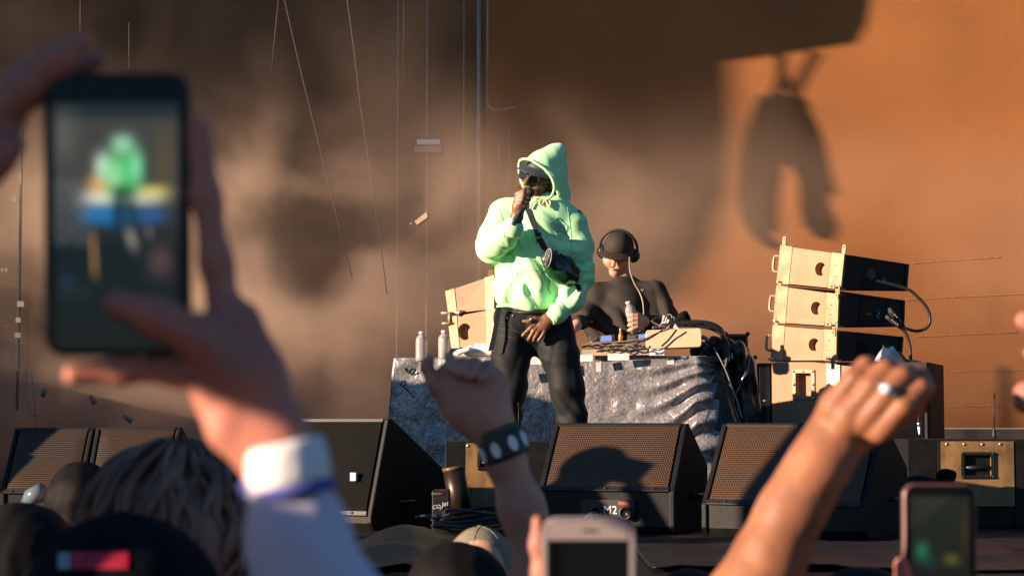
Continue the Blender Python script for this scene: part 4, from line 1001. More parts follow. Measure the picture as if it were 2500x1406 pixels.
# skin colouring: darker beard round jaw and mouth, lips, paler palms
c = np.ones((len(V), 3)); R_ = V-np.array(H0); fv = R_@np.array(fd); rv = R_@np.array(rt); uv = R_@np.array(up)
inh = (np.linalg.norm(R_, axis=1) < .16)
beard = inh & (uv < -.035) & (fv > -.02) & ~((np.abs(uv+.059) < .018) & (np.abs(rv) < .024) & (fv > .08)); c[beard] = (.28, .24, .22)
lips = inh & (np.abs(uv+.059) < .017) & (np.abs(rv) < .022) & (fv > .088); c[lips] = (1.1, .75, .72)
teeth = inh & (np.abs(uv+.059) < .0055) & (np.abs(rv) < .016) & (fv > .085); c[teeth] = (3.2, 5, 7)
br = inh & (uv > .026) & (uv < .042) & (fv > .05); c[br] = (.3, .25, .25)
hair = inh & (uv > .05); c[hair] = (.12, .12, .12)
link_mesh('body', V, Q, m_skin, perf, cols=c)
# ---------- sweatshirt
def folds(P, A, k):  # pleats running across direction A
    return np.sin((P@np.array(A))*k+3.5*vnoise(P, 4.5))
def sweat():
    S = SDF(.0045)
    S.pchain([(1266, 545, 44), (1264, 640, 42), (1258, 705, 42)], YP, .10, flat=((0, 1, 0), .78))
    S.pchain([(1362, 548, 47), (1352, 640, 45), (1340, 705, 46)], YP, .10, flat=((0, 1, 0), .78))
    S.pchain([(1310, 560, 50, -.02), (1300, 700, 50, -.02)], YP, .08)
    S.pchain([(1240, 716, 36, .0), (1300, 722, 42, -.02), (1355, 716, 32, .0)], YP, .05)
    S.pchain([(1325, 500, 34, .02), (1318, 540, 45)], YP, .06)
    S.pchain([(1245, 514, 30), (1300, 512, 34), (1355, 520, 34), (1396, 546, 32)], YP, .05)
    # raised right arm
    S.pchain([(1224, 524, 33, .0), (1203, 590, 33, -.05), (1200, 604, 31, -.07)], YP, .05)
    S.pchain([(1200, 602, 31, -.08), (1230, 576, 29, -.18), (1252, 556, 25, -.27)], YP, .03)
    S.pchain([(1250, 558, 21, -.265), (1257, 548, 17, -.285)], YP, .008)
    # hanging left arm
    S.pchain([(1398, 552, 32, .0), (1416, 600, 29, .0), (1421, 675, 28, -.01)], YP, .04)
    S.pchain([(1421, 672, 28, -.01), (1392, 735, 25, -.09), (1366, 762, 22, -.13)], YP, .03)
    S.pchain([(1366, 760, 20, -.125), (1352, 773, 18, -.142)], YP, .008)
    # sleeve ends are hollow
    S.pchain([(1260, 543, 12, -.29), (1266, 530, 12, -.30)], YP, .004, sub=True)
    S.pchain([(1350, 775, 13, -.142), (1340, 784, 14, -.15)], YP, .004, sub=True)
    S.pchain([(1300, 755, 38), (1300, 800, 60)], YP, .01, sub=True)
    E = np.array(at(1197, 606, YP-.07)); E2 = np.array(at(1421, 675, YP)); C1 = np.array(at(1352, 700, YP-.15)); ax1 = np.array((T(1252, 556, -.27)-T(1197, 606, -.07)).normalized()); ax2 = np.array((T(1352, 773, -.142)-T(1421, 675)).normalized()); B0 = np.array(at(1380, 640, YP-.1))
    hz = at(0, 715, YP).z; xs = at(1392, 600, YP).x; xl = at(1232, 600, YP).x
    def rg(x): return 1-np.abs(np.sin(x*.5))**.7*2+.18*(1-2*np.abs(np.sin(x*1.13+.8))**.8)      # sharp crests, wide troughs
    def d(P):
        o = .002*vnoise(P, 9.)+.001*vnoise(P, 26.)
        w1 = np.exp(-((P-E)**2).sum(1)/.03); o += w1*.012*rg(((P-E)@ax1)*75+5*vnoise(P, 7.)+P[:, 2]*20)
        w1 = np.clip(1-np.abs(P[:, 0]-at(1419, 0, YP).x)/.095, 0, 1)*np.clip((P[:, 2]-at(0, 775, YP).z)/.05, 0, 1)
        o += w1*.014*rg((P@ax2)*58+P[:, 0]*55+6*vnoise(P, 5.5))*np.clip((at(0, 545, YP).z-P[:, 2])/.1, .2, 1)
        w2 = np.exp(-((P-B0)**2).sum(1)/.03); o += w2*.012*rg(((P-B0)@np.array((.55, 0, .83)))*70+4*vnoise(P, 5.))
        tor = np.clip((xs-P[:, 0])/.03, 0, 1)*np.clip((P[:, 0]-xl)/.03, 0, 1); ph = P[:, 0]*44+P[:, 2]*22+7*vnoise(P*np.array((1, 1, .5), np.float32), 4.)
        o += tor*.0075*rg(ph)*np.clip((at(0, 540, YP).z-P[:, 2])/.12, .1, 1)
        low = np.clip(1-np.abs(P[:, 2]-hz)/.06, 0, 1); o += low*.009*np.sin(P[:, 0]*70+4*vnoise(P, 9.))
        return o
    return S.mesh(d)
V, Q = sweat(); hoodie = link_mesh('sweatshirt', V, Q, m_hood, perf); hb = bvh_of(hoodie)
# ribbed hem
S_ = SDF(.006); S_.pchain([(1240, 748, 29), (1300, 751, 36, -.02), (1352, 747, 29)], YP, .05, flat=((0, 0, 1), .34)); V, Q = S_.mesh(lambda P: .0015*np.sin(P[:, 0]*300)); link_mesh('ribbed_hem', V, Q, m_rib, perf)
# pocket edge and seams
seam = M('mint_seam', (.16, .60, .22), .9)
for pts in ([(1268, 664), (1290, 660), (1330, 662), (1362, 668)], [(1268, 664), (1244, 700), (1228, 716)], [(1362, 668), (1372, 690)], [(1215, 500), (1228, 540), (1232, 580)], [(1385, 505), (1392, 550), (1396, 600), (1392, 640)]):
    drawn('seam', pts, hb, seam, perf, .0013, off=.0005)
# chest print: diamond badge with two lines of small text and an arrow-like mark
m_pr = M('dark_green_print', (.03, .14, .06), .8)
for pts in ([(1364, 531), (1386, 552), (1383, 570), (1366, 574), (1345, 556), (1346, 545), (1364, 531)], [(1352, 545), (1376, 549), (1378, 568), (1354, 564), (1352, 545)], [(1341, 548), (1346, 545)], [(1386, 552), (1390, 557), (1383, 570)]):
    drawn('badge_line', lin(pts), hb, m_pr, perf, .0010, n=1, off=.0008)
for (x0, x1, y, yy) in ((1355, 1375, 549.5, 552.5), (1355, 1374, 554.5, 557.5), (1358, 1376, 564, 567)):
    n_ = 6
    for i in range(n_):
        xa = x0+(x1-x0)*i/n_; ya = y+(yy-y)*i/n_
        for pts in ([(xa, ya-1.4), (xa, ya+1.4)], [(xa, ya-1.4+2.8*(i % 2)), (xa+2, ya-1.1+2.8*((i+1) % 2))], [(xa+2, ya-1.2), (xa+2, ya+1.6)])[:2+(i % 2)]: drawn('badge_letter', pts, hb, m_pr, perf, .0007, n=1, off=.0008)
drawn('badge_arrow', lin([(1356, 559), (1364, 558), (1368, 562), (1375, 561)]), hb, m_pr, perf, .0013, n=1, off=.0008)
# ---------- hood: thick shell with a face opening
def hoodmesh():
    S = SDF(.0045)
    S.pchain([(1330, 432, 50, .02)], YP, .03); S.pchain([(1338, 415, 45, .02), (1352, 385, 30, .02), (1364, 367, 18, .03)], YP, .04)
    S.pchain([(1342, 440, 46, .03), (1348, 475, 41, .04), (1340, 502, 42, .03)], YP, .03)
    S.pchain([(1360, 376, 20, .01), (1325, 402, 34, -.02), (1296, 415, 28, -.05), (1282, 412, 14, -.07)], YP, .03); S.pchain([(1300, 455, 28, -.03), (1312, 490, 28, -.02)], YP, .03)
    S.seg(T(1322, 425, .01), T(1325, 470, .0), .088, .080, .01, sub=True)
    for (x, y, r_) in ((1292, 412, 21), (1306, 430, 32), (1313, 450, 36), (1316, 466, 29)): S.seg(T(x, y, -.02), T(x-40, y+3, -.42), r_*YP/F, r_*YP/F, .008, sub=True)
    def d(P): return .003*vnoise(P, 9.)+.004*np.sin(P[:, 2]*42+P[:, 0]*40+4*vnoise(P, 5.))*np.clip((P[:, 0]-T(1335, 0).x)/.05, 0, 1)
    return S.mesh(d)
V, Q = hoodmesh(); hd = link_mesh('hood', V, Q, m_hood, perf)
rim = spline(pxs([(1268, 398, -.065), (1274, 390, -.085), (1292, 390, -.10), (1314, 402, -.11), (1335, 418, -.115), (1350, 441, -.11), (1353, 462, -.10), (1344, 482, -.09), (1322, 491, -.09), (1300, 488, -.08), (1285, 470, -.06), (1274, 444, -.05), (1268, 420, -.05)], YP), 4, closed=True)
rim_o = MB().tube(rim, .0075, 8, closed=True).build('hood_rim', m_rib, perf)
# drawstring bow
m_str = M('pale_drawstring', (.75, .66, .36), .8, bump=.001, bscale=200)
for pts in ([(1305, 489), (1315, 494), (1330, 489), (1342, 496), (1340, 508), (1334, 503)], [(1305, 490), (1318, 488), (1328, 494), (1322, 503), (1316, 499), (1325, 490), (1342, 491)], [(1310, 492), (1300, 500), (1296, 512)], [(1328, 492), (1336, 500), (1342, 512)]):
    drawn('drawstring', pts, bvh_of(hd) if False else hb, m_str, perf, .005, off=.012) 
# ---------- cap peak and sunglasses
m_capc = M('dark_teal_cap', (.022, .045, .05), .6, sheen=.1)
Vp, n1, n2 = [], 14, 8
for j in range(n2+1):
    for i in range(n1+1):
        a = -1.25+2.5*i/n1; q = j/n2; r0 = .074+q*.058*math.cos(a*.9)
        Vp.append(hp(.0+r0*math.cos(a)*1.05, r0*math.sin(a)*1.06, .058-.020*q+.016*math.cos(a*1.2)-.012))
Qp = np.array([(j*(n1+1)+i, j*(n1+1)+i+1, (j+1)*(n1+1)+i+1, (j+1)*(n1+1)+i) for j in range(n2) for i in range(n1)])
pk = link_mesh('cap_peak', [tuple(v) for v in Vp], Qp, m_capc, perf); mm = pk.modifiers.new('t', 'SOLIDIFY'); mm.thickness = .004
S_ = SDF(.006); S_.ball(hp(-.012, 0, .048), .088, .01, flat=(tuple(rt), .93)); V, Q = S_.mesh(); k = (V-np.array(H0))@np.array(up) > .045
Qk = Q[k[Q].all(1)]; link_mesh('cap_crown', V, Qk, m_capc, perf)
m_lens = M('black_lens', (.004, .004, .005), .08, spec=.9); m_fr = M('gold_frame', (.5, .3, .1), .25, metal=1)
for s in (-1, 1):
    c0 = hp(.094, s*.033, .010); x = (rt-fd*s*.28).normalized(); y = up; nn = x.cross(y)
    nn = nn if nn.dot(fd) > 0 else -nn
    pts = [c0+x*.029*math.copysign(abs(math.cos(q))**.8, math.cos(q))+y*.021*math.copysign(abs(math.sin(q))**.85, math.sin(q))+nn*.004 for q in [2*PI*i/20 for i in range(20)]]
    lens = MB().prism([p-nn*.003 for p in pts], nn*.005).build('sunglass_lens', m_lens, perf, bevel=.0015)
    MB().tube(pts, .0022, 5, closed=True).build('sunglass_rim', m_rub, perf)
    MB().ball(c0+x*s*.026+y*.012+nn*.008, .0035, 6).build('sunglass_stud', m_fr, perf)
    MB().tube([c0+x*s*.028+y*.010, hp(.0, s*.085, .016)], .0028, 6).build('sunglass_arm', m_rub, perf)
MB().tube([hp(.104, -.008, .016), hp(.108, 0, .019), hp(.104, .008, .016)], .0025, 6).build('sunglass_bridge', m_fr, perf)
# ---------- jeans, boots
def jeans():
    S = SDF(.006)
    S.pchain([(1248, 775, 40), (1300, 785, 46, -.01), (1348, 775, 40)], YP, .04, flat=((0, 1, 0), .85))
    S.pchain([(1254, 790, 46), (1247, 880, 45), (1246, 940, 42, -.02), (1238, 1020, 34), (1234, 1120, 33, .03), (1232, 1205, 33, .05)], YP, .03)
    S.pchain([(1352, 790, 46), (1368, 870, 45, -.03), (1383, 945, 41, -.06), (1398, 1030, 35, -.05), (1404, 1120, 34, -.04), (1405, 1205, 34, -.02)], YP, .03)
    S.pchain([(1305, 800, 46), (1310, 842, 26)], YP, .05)
    S.pchain([(1300, 742, 34, 0), (1300, 700, 40, 0)], YP, .005, sub=True)
    z0 = at(0, 1000, YP).z; z1 = at(0, 860, YP).z; z2 = at(0, 1180, YP).z
    def d(P):
        o = .003*vnoise(P, 12.)
        for zc, a in ((z0, .005), (z1, .002), (z2, .009)): o += a*np.exp(-((P[:, 2]-zc)/.08)**2)*np.sin(P[:, 2]*72+P[:, 0]*30+4*vnoise(P, 5.))
        return o+.003*(1-np.abs(np.sin(P[:, 0]*26-P[:, 2]*12+3.5*vnoise(P, 4.)))*2)*.8
    return S.mesh(d)
V, Q = jeans(); jn = link_mesh('jeans', V, Q, m_denim, perf); jb = bvh_of(jn)
for pts in ([(1222, 785), (1240, 790), (1262, 812)], [(1213, 800), (1245, 806), (1275, 812)], [(1216, 818), (1240, 822), (1262, 826)]): drawn('stitch_line', pts, jb, m_thread, perf, .0012, off=.001)
for (x, y) in ((1252, 771), (1238, 777), (1305, 766)): 
    p = project(jb, x, y, .003)
    if p: MB().ball(p, .0045, 8).build('rivet', m_steel, perf)
m_belt = M('black_belt', (.012, .012, .012), .4)
S_ = SDF(.006); S_.pchain([(1246, 762, 37), (1300, 766, 44, -.015), (1348, 760, 37)], YP, .04, flat=((0, 0, 1), .20)); V, Q = S_.mesh(); link_mesh('belt', V, Q, m_belt, perf)
for s, x0, dd in ((1, 1232, .05), (-1, 1405, -.02)):
    S_ = SDF(.007); c0 = at(x0, 1215, YP+dd); S_.chain([c0+Vector((0, .03, -.02)), c0+Vector((-.02, -.16, -.045))], [.052, .040], .02); S_.chain([c0+Vector((0, .02, .0)), c0+Vector((0, .0, .08))], [.05, .045], .03); V, Q = S_.mesh(); V[:, 2] = np.maximum(V[:, 2], .001); link_mesh('boot', V, Q, m_rub, perf)
# ring on thumb
MB().tube([at(1295, 782, YP-.16)+Vector((math.cos(q)*.003, math.sin(q)*.012, math.cos(q+.6)*.012)) for q in [2*PI*i/14 for i in range(14)]], .0035, 6, closed=True).build('ring', m_steel, perf)
# ---------- hanging webbing strap
sp = spline(pxs([(1219, 750, -.1), (1212, 790, -.11), (1205, 825, -.12), (1198, 856, -.12)], YP), 5); x = Vector((.013, 0, .003))
tag(MB().add([p-x for p in sp]+[p+x for p in sp]+[p+x+Vector((0, .003, 0)) for p in sp]+[p-x+Vector((0, .003, 0)) for p in sp], [(i, i+1, len(sp)+i+1, len(sp)+i) for i in range(len(sp)-1)]+[(2*len(sp)+i, 2*len(sp)+i+1, 3*len(sp)+i+1, 3*len(sp)+i) for i in range(len(sp)-1)]+[(i, i+1, 3*len(sp)+i+1, 3*len(sp)+i) for i in range(len(sp)-1)]+[(len(sp)+i, len(sp)+i+1, 2*len(sp)+i+1, 2*len(sp)+i) for i in range(len(sp)-1)]).build('webbing_strap', m_belt), 'black webbing strap hanging from the performer\'s belt', 'strap')
# ---------- microphone
mt = thing('microphone', 'black wireless microphone gripped in the performer\'s raised hand', 'microphone', at(1252, 551, YP-.30))
A = at(1252, 551, YP-.31); B = at(1284, 490, YP-.31); C_ = at(1293, 470, YP-.31)
MB().tube([A, A+(B-A)*.08, A+(B-A)*.12, A+(B-A)*.5, B], [.0165, .0175, .0145, .0165, .019]).build('handle', M('slate_microphone', (.02, .032, .04), .35), mt)
MB().tube([A+(B-A)*.16, A+(B-A)*.2], .0175).build('ring_band', m_dkst, mt)
MB().ball(C_, .026, 16).build('grille_head', m_dkst, mt)
# ---------- crossbody bag
bag = thing('crossbody_bag', 'black and dark green crossbody bag worn across the performer\'s chest', 'bag', at(1365, 690, YP-.2))
m_bag = M('dark_green_nylon', (.008, .045, .026), .32, var=.3, bump=.001, bscale=50, coat=.3); m_web = M('black_webbing', (.018, .02, .022), .5, bump=.0006, bscale=300)
def strip(name, pts, w, bvh, mat, parent, off=.006):
    P = [project(bvh, p.x, p.y, off) for p in spline([Vector((a, b, 0)) for a, b in pts], 5)]; P = [p for p in P if p is not None]; V = []
    for i, p in enumerate(P):
        t_ = (P[min(i+1, len(P)-1)]-P[max(i-1, 0)]).normalized(); s_ = t_.cross(Vector((0, -1, 0))).normalized()*w
        V += [p-s_, p+s_, p+s_+Vector((0, .003, 0)), p-s_+Vector((0, .003, 0))]
    fs = [(4*i+j, 4*i+(j+1) % 4, 4*i+4+(j+1) % 4, 4*i+4+j) for i in range(len(P)-1) for j in range(4)]
    return MB().add(V, fs).build(name, mat, parent)
strip('strap', [(1284, 502), (1294, 525), (1303, 548), (1311, 568)], .0125, hb, m_web, bag)
strip('strap', [(1316, 582), (1326, 600), (1336, 616)], .014, hb, m_web, bag)
strip('strap', [(1392, 680), (1410, 700), (1416, 712)], .0125, hb, m_web, bag, .003)
p = project(hb, 1313, 574, .012); 
for (dx, dz, w_, h_) in ((0, 0, .030, .022), (.004, -.030, .026, .020)):
    q = p+Vector((dx, -.002, dz)); MB().box(q-Vector((w_/2, .008, h_/2)), q+Vector((w_/2, .006, h_/2))).build('buckle', m_rub, bag, bevel=.003)
MB().tube([p+Vector((.008+math.cos(a)*.006, -.012, .012+math.sin(a)*.006)) for a in [2*PI*i/12 for i in range(9)]], .0018, 6).build('white_mark', m_white, bag)
S_ = SDF(.005); S_.pchain([(1343, 632, 24, -.16), (1370, 652, 31, -.15), (1395, 672, 24, -.13)], YP, .02); S_.pchain([(1350, 650, 20, -.17), (1378, 672, 24, -.15)], YP, .02)
V, Q = S_.mesh(lambda P: .003*np.sin(P[:, 0]*70+P[:, 2]*70+4*vnoise(P, 8.))+.002*vnoise(P, 22.)); bg_ = link_mesh('bag_body', V, Q, m_bag, bag); bb_ = bvh_of(bg_)
e0 = at(1339, 630, YP-.235); ax_ = Vector((-.55, -.72, .30)).normalized(); u_ = ax_.cross(Vector((0, 0, 1))).normalized(); v_ = Vector((.35, 0, .94)); v_ = (v_-ax_*v_.dot(ax_)).normalized(); v_ = v_; u_ = ax_.cross(v_)
oval = [e0+u_*.021*math.cos(q)+(v_*.050+Vector((-.012, 0, 0)))*math.sin(q) for q in [2*PI*i/24 for i in range(24)]]
MB().prism(oval, -ax_*.05).build('end_panel', m_web, bag, bevel=.004); MB().tube([o+ax_*.002 for o in oval], .0028, 6, closed=True).build('piping', m_grey, bag)
S_ = SDF(.004); S_.chain([e0-v_*.03, e0+v_*.03], [.017, .015], .01, flat=(tuple(ax_), .45)); V, Q = S_.mesh(lambda P: .005*vnoise(P, 70.)); link_mesh('crumpled_mesh_pocket', V, Q, m_web, bag)
drawn('zip', [(1352, 612), (1372, 624), (1392, 644), (1402, 660)], bb_, m_rub, bag, .003)
drawn('cord', [(1330, 660), (1318, 672), (1322, 690), (1322, 712)], hb, m_web, bag, .0016, off=.004); drawn('cord', [(1338, 660), (1341, 685), (1338, 706), (1344, 716)], hb, m_web, bag, .0016, off=.004)
# ================================================================== DISC JOCKEY BEHIND THE TABLE
YD = 11.65
m_brown = M('black_sweatshirt', (.022, .016, .012), .85, var=.25, scale=10, bump=.0008, bscale=200)
m_capd = M('dark_brown_cap', (.028, .018, .012), .8, var=.25, bump=.0006, bscale=200)
dj = thing('person', 'disc jockey in dark sweatshirt and cap looking down behind the table, bottle in hand', 'person', (at(1530, 900, YD).x, YD, 0))
D_ = lambda x, y, d=0: at(x, y, YD+d)
K0 = D_(1508, 622); fd2 = Vector((-.25, -.84, -.42)).normalized(); up2 = Vector((.03, -.5, .85)); up2 = (up2-fd2*up2.dot(fd2)).normalized(); rt2 = fd2.cross(up2).normalized()
kp = lambda f, r, u: K0+fd2*f+rt2*r+up2*u
b = SDF(.0055)
b.ball(kp(-.015, 0, .03), .086, .02, flat=(tuple(rt2), .88)); b.chain([kp(.02, 0, -.03), kp(.045, 0, -.088)], [.064, .036], .03)
b.chain([kp(.088, 0, .015), kp(.112, 0, -.022)], [.009, .014], .012); b.chain([kp(.092, -.018, -.055), kp(.1, 0, -.056), kp(.092, .018, -.055)], [.006, .007, .006], .008)
b.chain([kp(.105, -.015, -.060), kp(.105, .015, -.060)], [.002, .002], .003, sub=True)
for s in (-1, 1): b.ball(kp(.078, s*.03, .004), .013, .006, sub=True); b.chain([kp(.05, s*.035, -.03), kp(.03, s*.045, -.03)], [.035, .035], .02); b.chain([kp(-.01, s*.082, .01), kp(-.012, s*.084, -.03)], [.014, .011], .008)
b.chain([kp(-.03, 0, -.05), D_(1526, 690, .03)], [.052, .05], .02)
b.chain([D_(1530, 740, .04), D_(1525, 900, .03)], [.08, .10], .03); b.chain([D_(1460, 712), D_(1595, 712)], [.05, .05], .05)
b.chain([D_(1598, 715), D_(1628, 790, -.05)], [.045, .04], .03); b.chain([D_(1628, 790, -.05), D_(1572, 783, -.27)], [.038, .026], .03)
b.chain([D_(1455, 715), D_(1438, 770, -.05)], [.045, .04], .03); b.chain([D_(1438, 770, -.05), D_(1408, 793, -.25)], [.038, .024], .03)
b.chain([D_(1408, 793, -.25), D_(1400, 806, -.3)], [.03, .022], .02)
for s in (-.06, .08): b.chain([D_(1525, 900)+Vector((s, 0, 0)), D_(1525, 900)+Vector((s*1.5, .02, -.42)), Vector((D_(1525, 900).x+s*1.6, YD+.05, .05))], [.08, .055, .045], .03)
# hand round the bottle
YB = YD-.33
b.pchain([(1576, 786, 12, .05), (1566, 784, 15, .02), (1558, 790, 14, .0)], YB, .02)
for k, (y0, y1) in enumerate(((770, 768), (779, 779), (789, 791), (798, 803))): b.pchain([(1568, y0+4, 6, -.01), (1556, y0, 5.6, -.045), (1544, y1+1, 5.2, -.05), (1535, y1+3, 4.4, -.03)], YB, .003)
b.pchain([(1566, 772, 7, .02), (1550, 764, 5.5, .03), (1540, 766, 5, .03)], YB, .006)
V, Q = b.mesh(); link_mesh('body', V, Q, m_skinL, dj, cols=np.ones((len(V), 3)))
Sx = SDF(.0065)
Sx.pchain([(1470, 735, 38, .02), (1478, 800, 38, .02), (1482, 900, 38, .02)], YD, .10, flat=((0, 1, 0), .8)); Sx.pchain([(1575, 735, 42, .02), (1570, 800, 42, .02), (1562, 900, 40, .02)], YD, .10, flat=((0, 1, 0), .8)); Sx.pchain([(1525, 740, 44, -.02), (1522, 880, 46, -.02)], YD, .08)
Sx.pchain([(1468, 718, 24, .03), (1530, 712, 26, .05), (1588, 722, 26, .03)], YD, .05); Sx.pchain([(1514, 697, 19, .0), (1534, 694, 21, .03)], YD, .03); Sx.pchain([(1524, 698, 26, .02), (1526, 740, 38, .0)], YD, .035); Sx.pchain([(1492, 718, 24, .02), (1565, 718, 24, .02)], YD, .04)
Sx.pchain([(1600, 712, 28), (1622, 760, 25, -.03), (1626, 792, 23, -.07)], YD, .04); Sx.pchain([(1626, 792, 23, -.07), (1600, 797, 21, -.16), (1578, 787, 16, -.25)], YD, .025)
Sx.pchain([(1456, 716, 26), (1438, 762, 23, -.04)], YD, .04); Sx.pchain([(1438, 766, 22, -.05), (1414, 790, 15, -.22)], YD, .03)
Sx.pchain([(1573, 787, 11, -.27), (1560, 787, 12, -.31)], YD, .004, sub=True)
def dd(P): return .003*vnoise(P, 12.)+.013*(1-2*np.abs(np.sin(P[:, 0]*30+P[:, 2]*22+6*vnoise(P, 4.))))*np.clip((D_(0, 720).z-P[:, 2])/.1, .15, 1)
V, Q = Sx.mesh(dd); sw = link_mesh('sweatshirt', V, Q, m_brown, dj); swb = bvh_of(sw)
for pts in ([(1566, 706), (1569, 712)], [(1571, 706), (1570, 710)], [(1563, 708), (1572, 707)]): drawn('chest_mark', pts, swb, m_grey, dj, .002, off=.002)
# trousers
Sx = SDF(.012)
for s in (-.07, .09): Sx.chain([D_(1525, 890)+Vector((s, 0, 0)), D_(1525, 900)+Vector((s*1.5, .02, -.42)), Vector((D_(1525, 900).x+s*1.6, YD+.05, .08))], [.10, .075, .065], .05)
V, Q = Sx.mesh(lambda P: .006*vnoise(P, 9.)); link_mesh('trousers', V, Q, m_denim, dj)
# cap
Sx = SDF(.005); Sx.ball(kp(-.014, 0, .045), .096, .01, flat=(tuple(rt2), .92)); V, Q = Sx.mesh(lambda P: .0015*vnoise(P, 20.)); k = (V-np.array(K0))@np.array(up2) > .032; link_mesh('cap_crown', V, Q[k[Q].all(1)], m_capd, dj)
Vp = []
for j in range(n2+1):
    for i in range(n1+1):
        a = -1.15+2.3*i/n1; q = j/n2; r0 = .078+q*.065*math.cos(a*.9); Vp.append(kp(r0*math.cos(a)*1.05, r0*math.sin(a)*1.02, .042-.015*q+.014*math.cos(a*1.2)-.012))
pk = link_mesh('cap_peak', [tuple(v) for v in Vp], Qp, m_capd, dj); mm = pk.modifiers.new('t', 'SOLIDIFY'); mm.thickness = .004
# headphones
hpn = thing('headphones', 'black over-ear headphones worn over the disc jockey\'s cap', 'headphones', K0)
band = [kp(-.02, math.sin(a)*.112, .03+math.cos(a)*.118) for a in [math.radians(q) for q in range(-100, 101, 10)]]
MB().tube(band, .008, 8).build('headband', m_rub, hpn)
for s in (-1, 1):
    c0 = kp(-.02, s*.104, .0); MB().lathe(c0-rt2*s*.012, [(.032, 0), (.037, .006), (.037, .018), (.03, .026), (.012, .029)], 24, rt2*s).build('ear_cup', m_blk2, hpn)
    MB().lathe(c0-rt2*s*.016, [(.040, 0), (.044, .006), (.040, .012)], 24, rt2*s).build('ear_pad', m_rub, hpn)
    MB().lathe(c0+rt2*s*.020, [(.02, 0), (.018, .003)], 20, rt2*s).build('cup_disc', m_dkst, hpn)
MB().tube(spline(pxs([(1537, 628, -.12), (1538, 660, -.16), (1548, 690, -.17), (1562, 715, -.18), (1570, 740, -.2), (1572, 775, -.2)], YD), 8), .0045).build('cord', m_tan, hpn)
ba = at(1553, 812, YB-.005); bt = at(1533, 736, YB-.005)
bottle('clear water bottle held in the disc jockey\'s hand', ba, (bt-ba).length, .030, tilt=(bt-ba))
# ================================================================== CROWD
GZ = -1.35
m_skinA = M('pinkish_skin', (.43, .165, .12), .5, var=.12, scale=14, vcol=True, sss=.1, bump=.0004, bscale=120, spec=.35)
m_skinM = M('warm_brown_skin', (.50, .23, .16), .5, var=.15, scale=20, vcol=True, sss=.1, bump=.0005, bscale=120, spec=.35)
m_skinT = M('tanned_skin', (.27, .11, .055), .55, var=.2, scale=22, vcol=True, sss=.08, bump=.0005, bscale=120, spec=.35)
m_dark = M('dark_navy_cloth', (.005, .006, .008), .9, var=.3, bump=.001, spec=.1)
m_hairb = M('brown_hair', (.19, .115, .09), .75, spec=.2, var=.35, scale=30, stretch=(1, 1, .2)); m_haird = M('near_black_hair', (.005, .004, .004), .7, spec=.15, var=.3)
def torso(S, x, y, zsh, w=.19, k=.06):
    "trunk and legs down to the ground"
    c = lambda dx, z, dy=0: Vector((x+dx, y+dy, z))
    S.chain([c(-w*.75, zsh-.02), c(w*.75, zsh-.02)], [.055, .055], k); S.chain([c(0, zsh-.08), c(0, zsh-.5)], [.125, .12], k, flat=((0, 1, 0), .75)); S.chain([c(0, zsh-.5), c(0, zsh-.62)], [.125, .13], k)
    for s in (-.085, .085): S.chain([c(s, zsh-.62), c(s*1.15, zsh-1.0), c(s*1.3, GZ+.05)], [.085, .06, .045], .04)
def skinned(name, parts, mat, parent):
    V, Q = joinVQ(*parts); return link_mesh(name, V, Q, mat, parent, cols=np.ones((len(V), 3)))
def clothes(parent, x, y, zsh, mat, arms=(), w=.2):
    S = SDF(.016); c = lambda dx, z, dy=0: Vector((x+dx, y+dy, z))
    S.chain([c(-w*.75, zsh-.03), c(w*.75, zsh-.03)], [.07, .07], .06); S.chain([c(0, zsh-.08), c(0, zsh-.55)], [.145, .15], .06, flat=((0, 1, 0), .8))
    for pts, rs in arms: S.chain(pts, rs, .04)
    V, Q = S.mesh(lambda P: .008*vnoise(P, 9.)); link_mesh('shirt', V, Q, mat, parent)
    S = SDF(.018)
    for s in (-.085, .085): S.chain([c(s, zsh-.58), c(s*1.15, zsh-1.0), c(s*1.3, GZ+.08)], [.105, .08, .065], .04)
    V, Q = S.mesh(lambda P: .006*vnoise(P, 9.)); link_mesh('trousers', V, Q, m_denim, parent)
    S = SDF(.012)
    for s in (-.11, .11): S.chain([c(s, GZ+.05), c(s, GZ+.04, .12)], [.05, .04], .02)
    V, Q = S.mesh(); V[:, 2] = np.maximum(V[:, 2], GZ+.001); link_mesh('shoes', V, Q, m_rub, parent)
def head_s(S, c, r=.088):
    c = Vector(c); S.ball(c+Vector((0, -.01, .02)), r, .02, flat=((1, 0, 0), .9)); S.chain([c+Vector((0, .03, -.03)), c+Vector((0, .05, -.09))], [.06, .04], .03); S.chain([c+Vector((0, .095, 0)), c+Vector((0, .11, -.03))], [.01, .014], .012)
    for s in (-1, 1): S.chain([c+Vector((s*.082, 0, .01)), c+Vector((s*.084, 0, -.03))], [.013, .01], .008)
    S.chain([c+Vector((0, -.02, -.06)), c+Vector((0, -.03, -.19))], [.055, .06], .03)

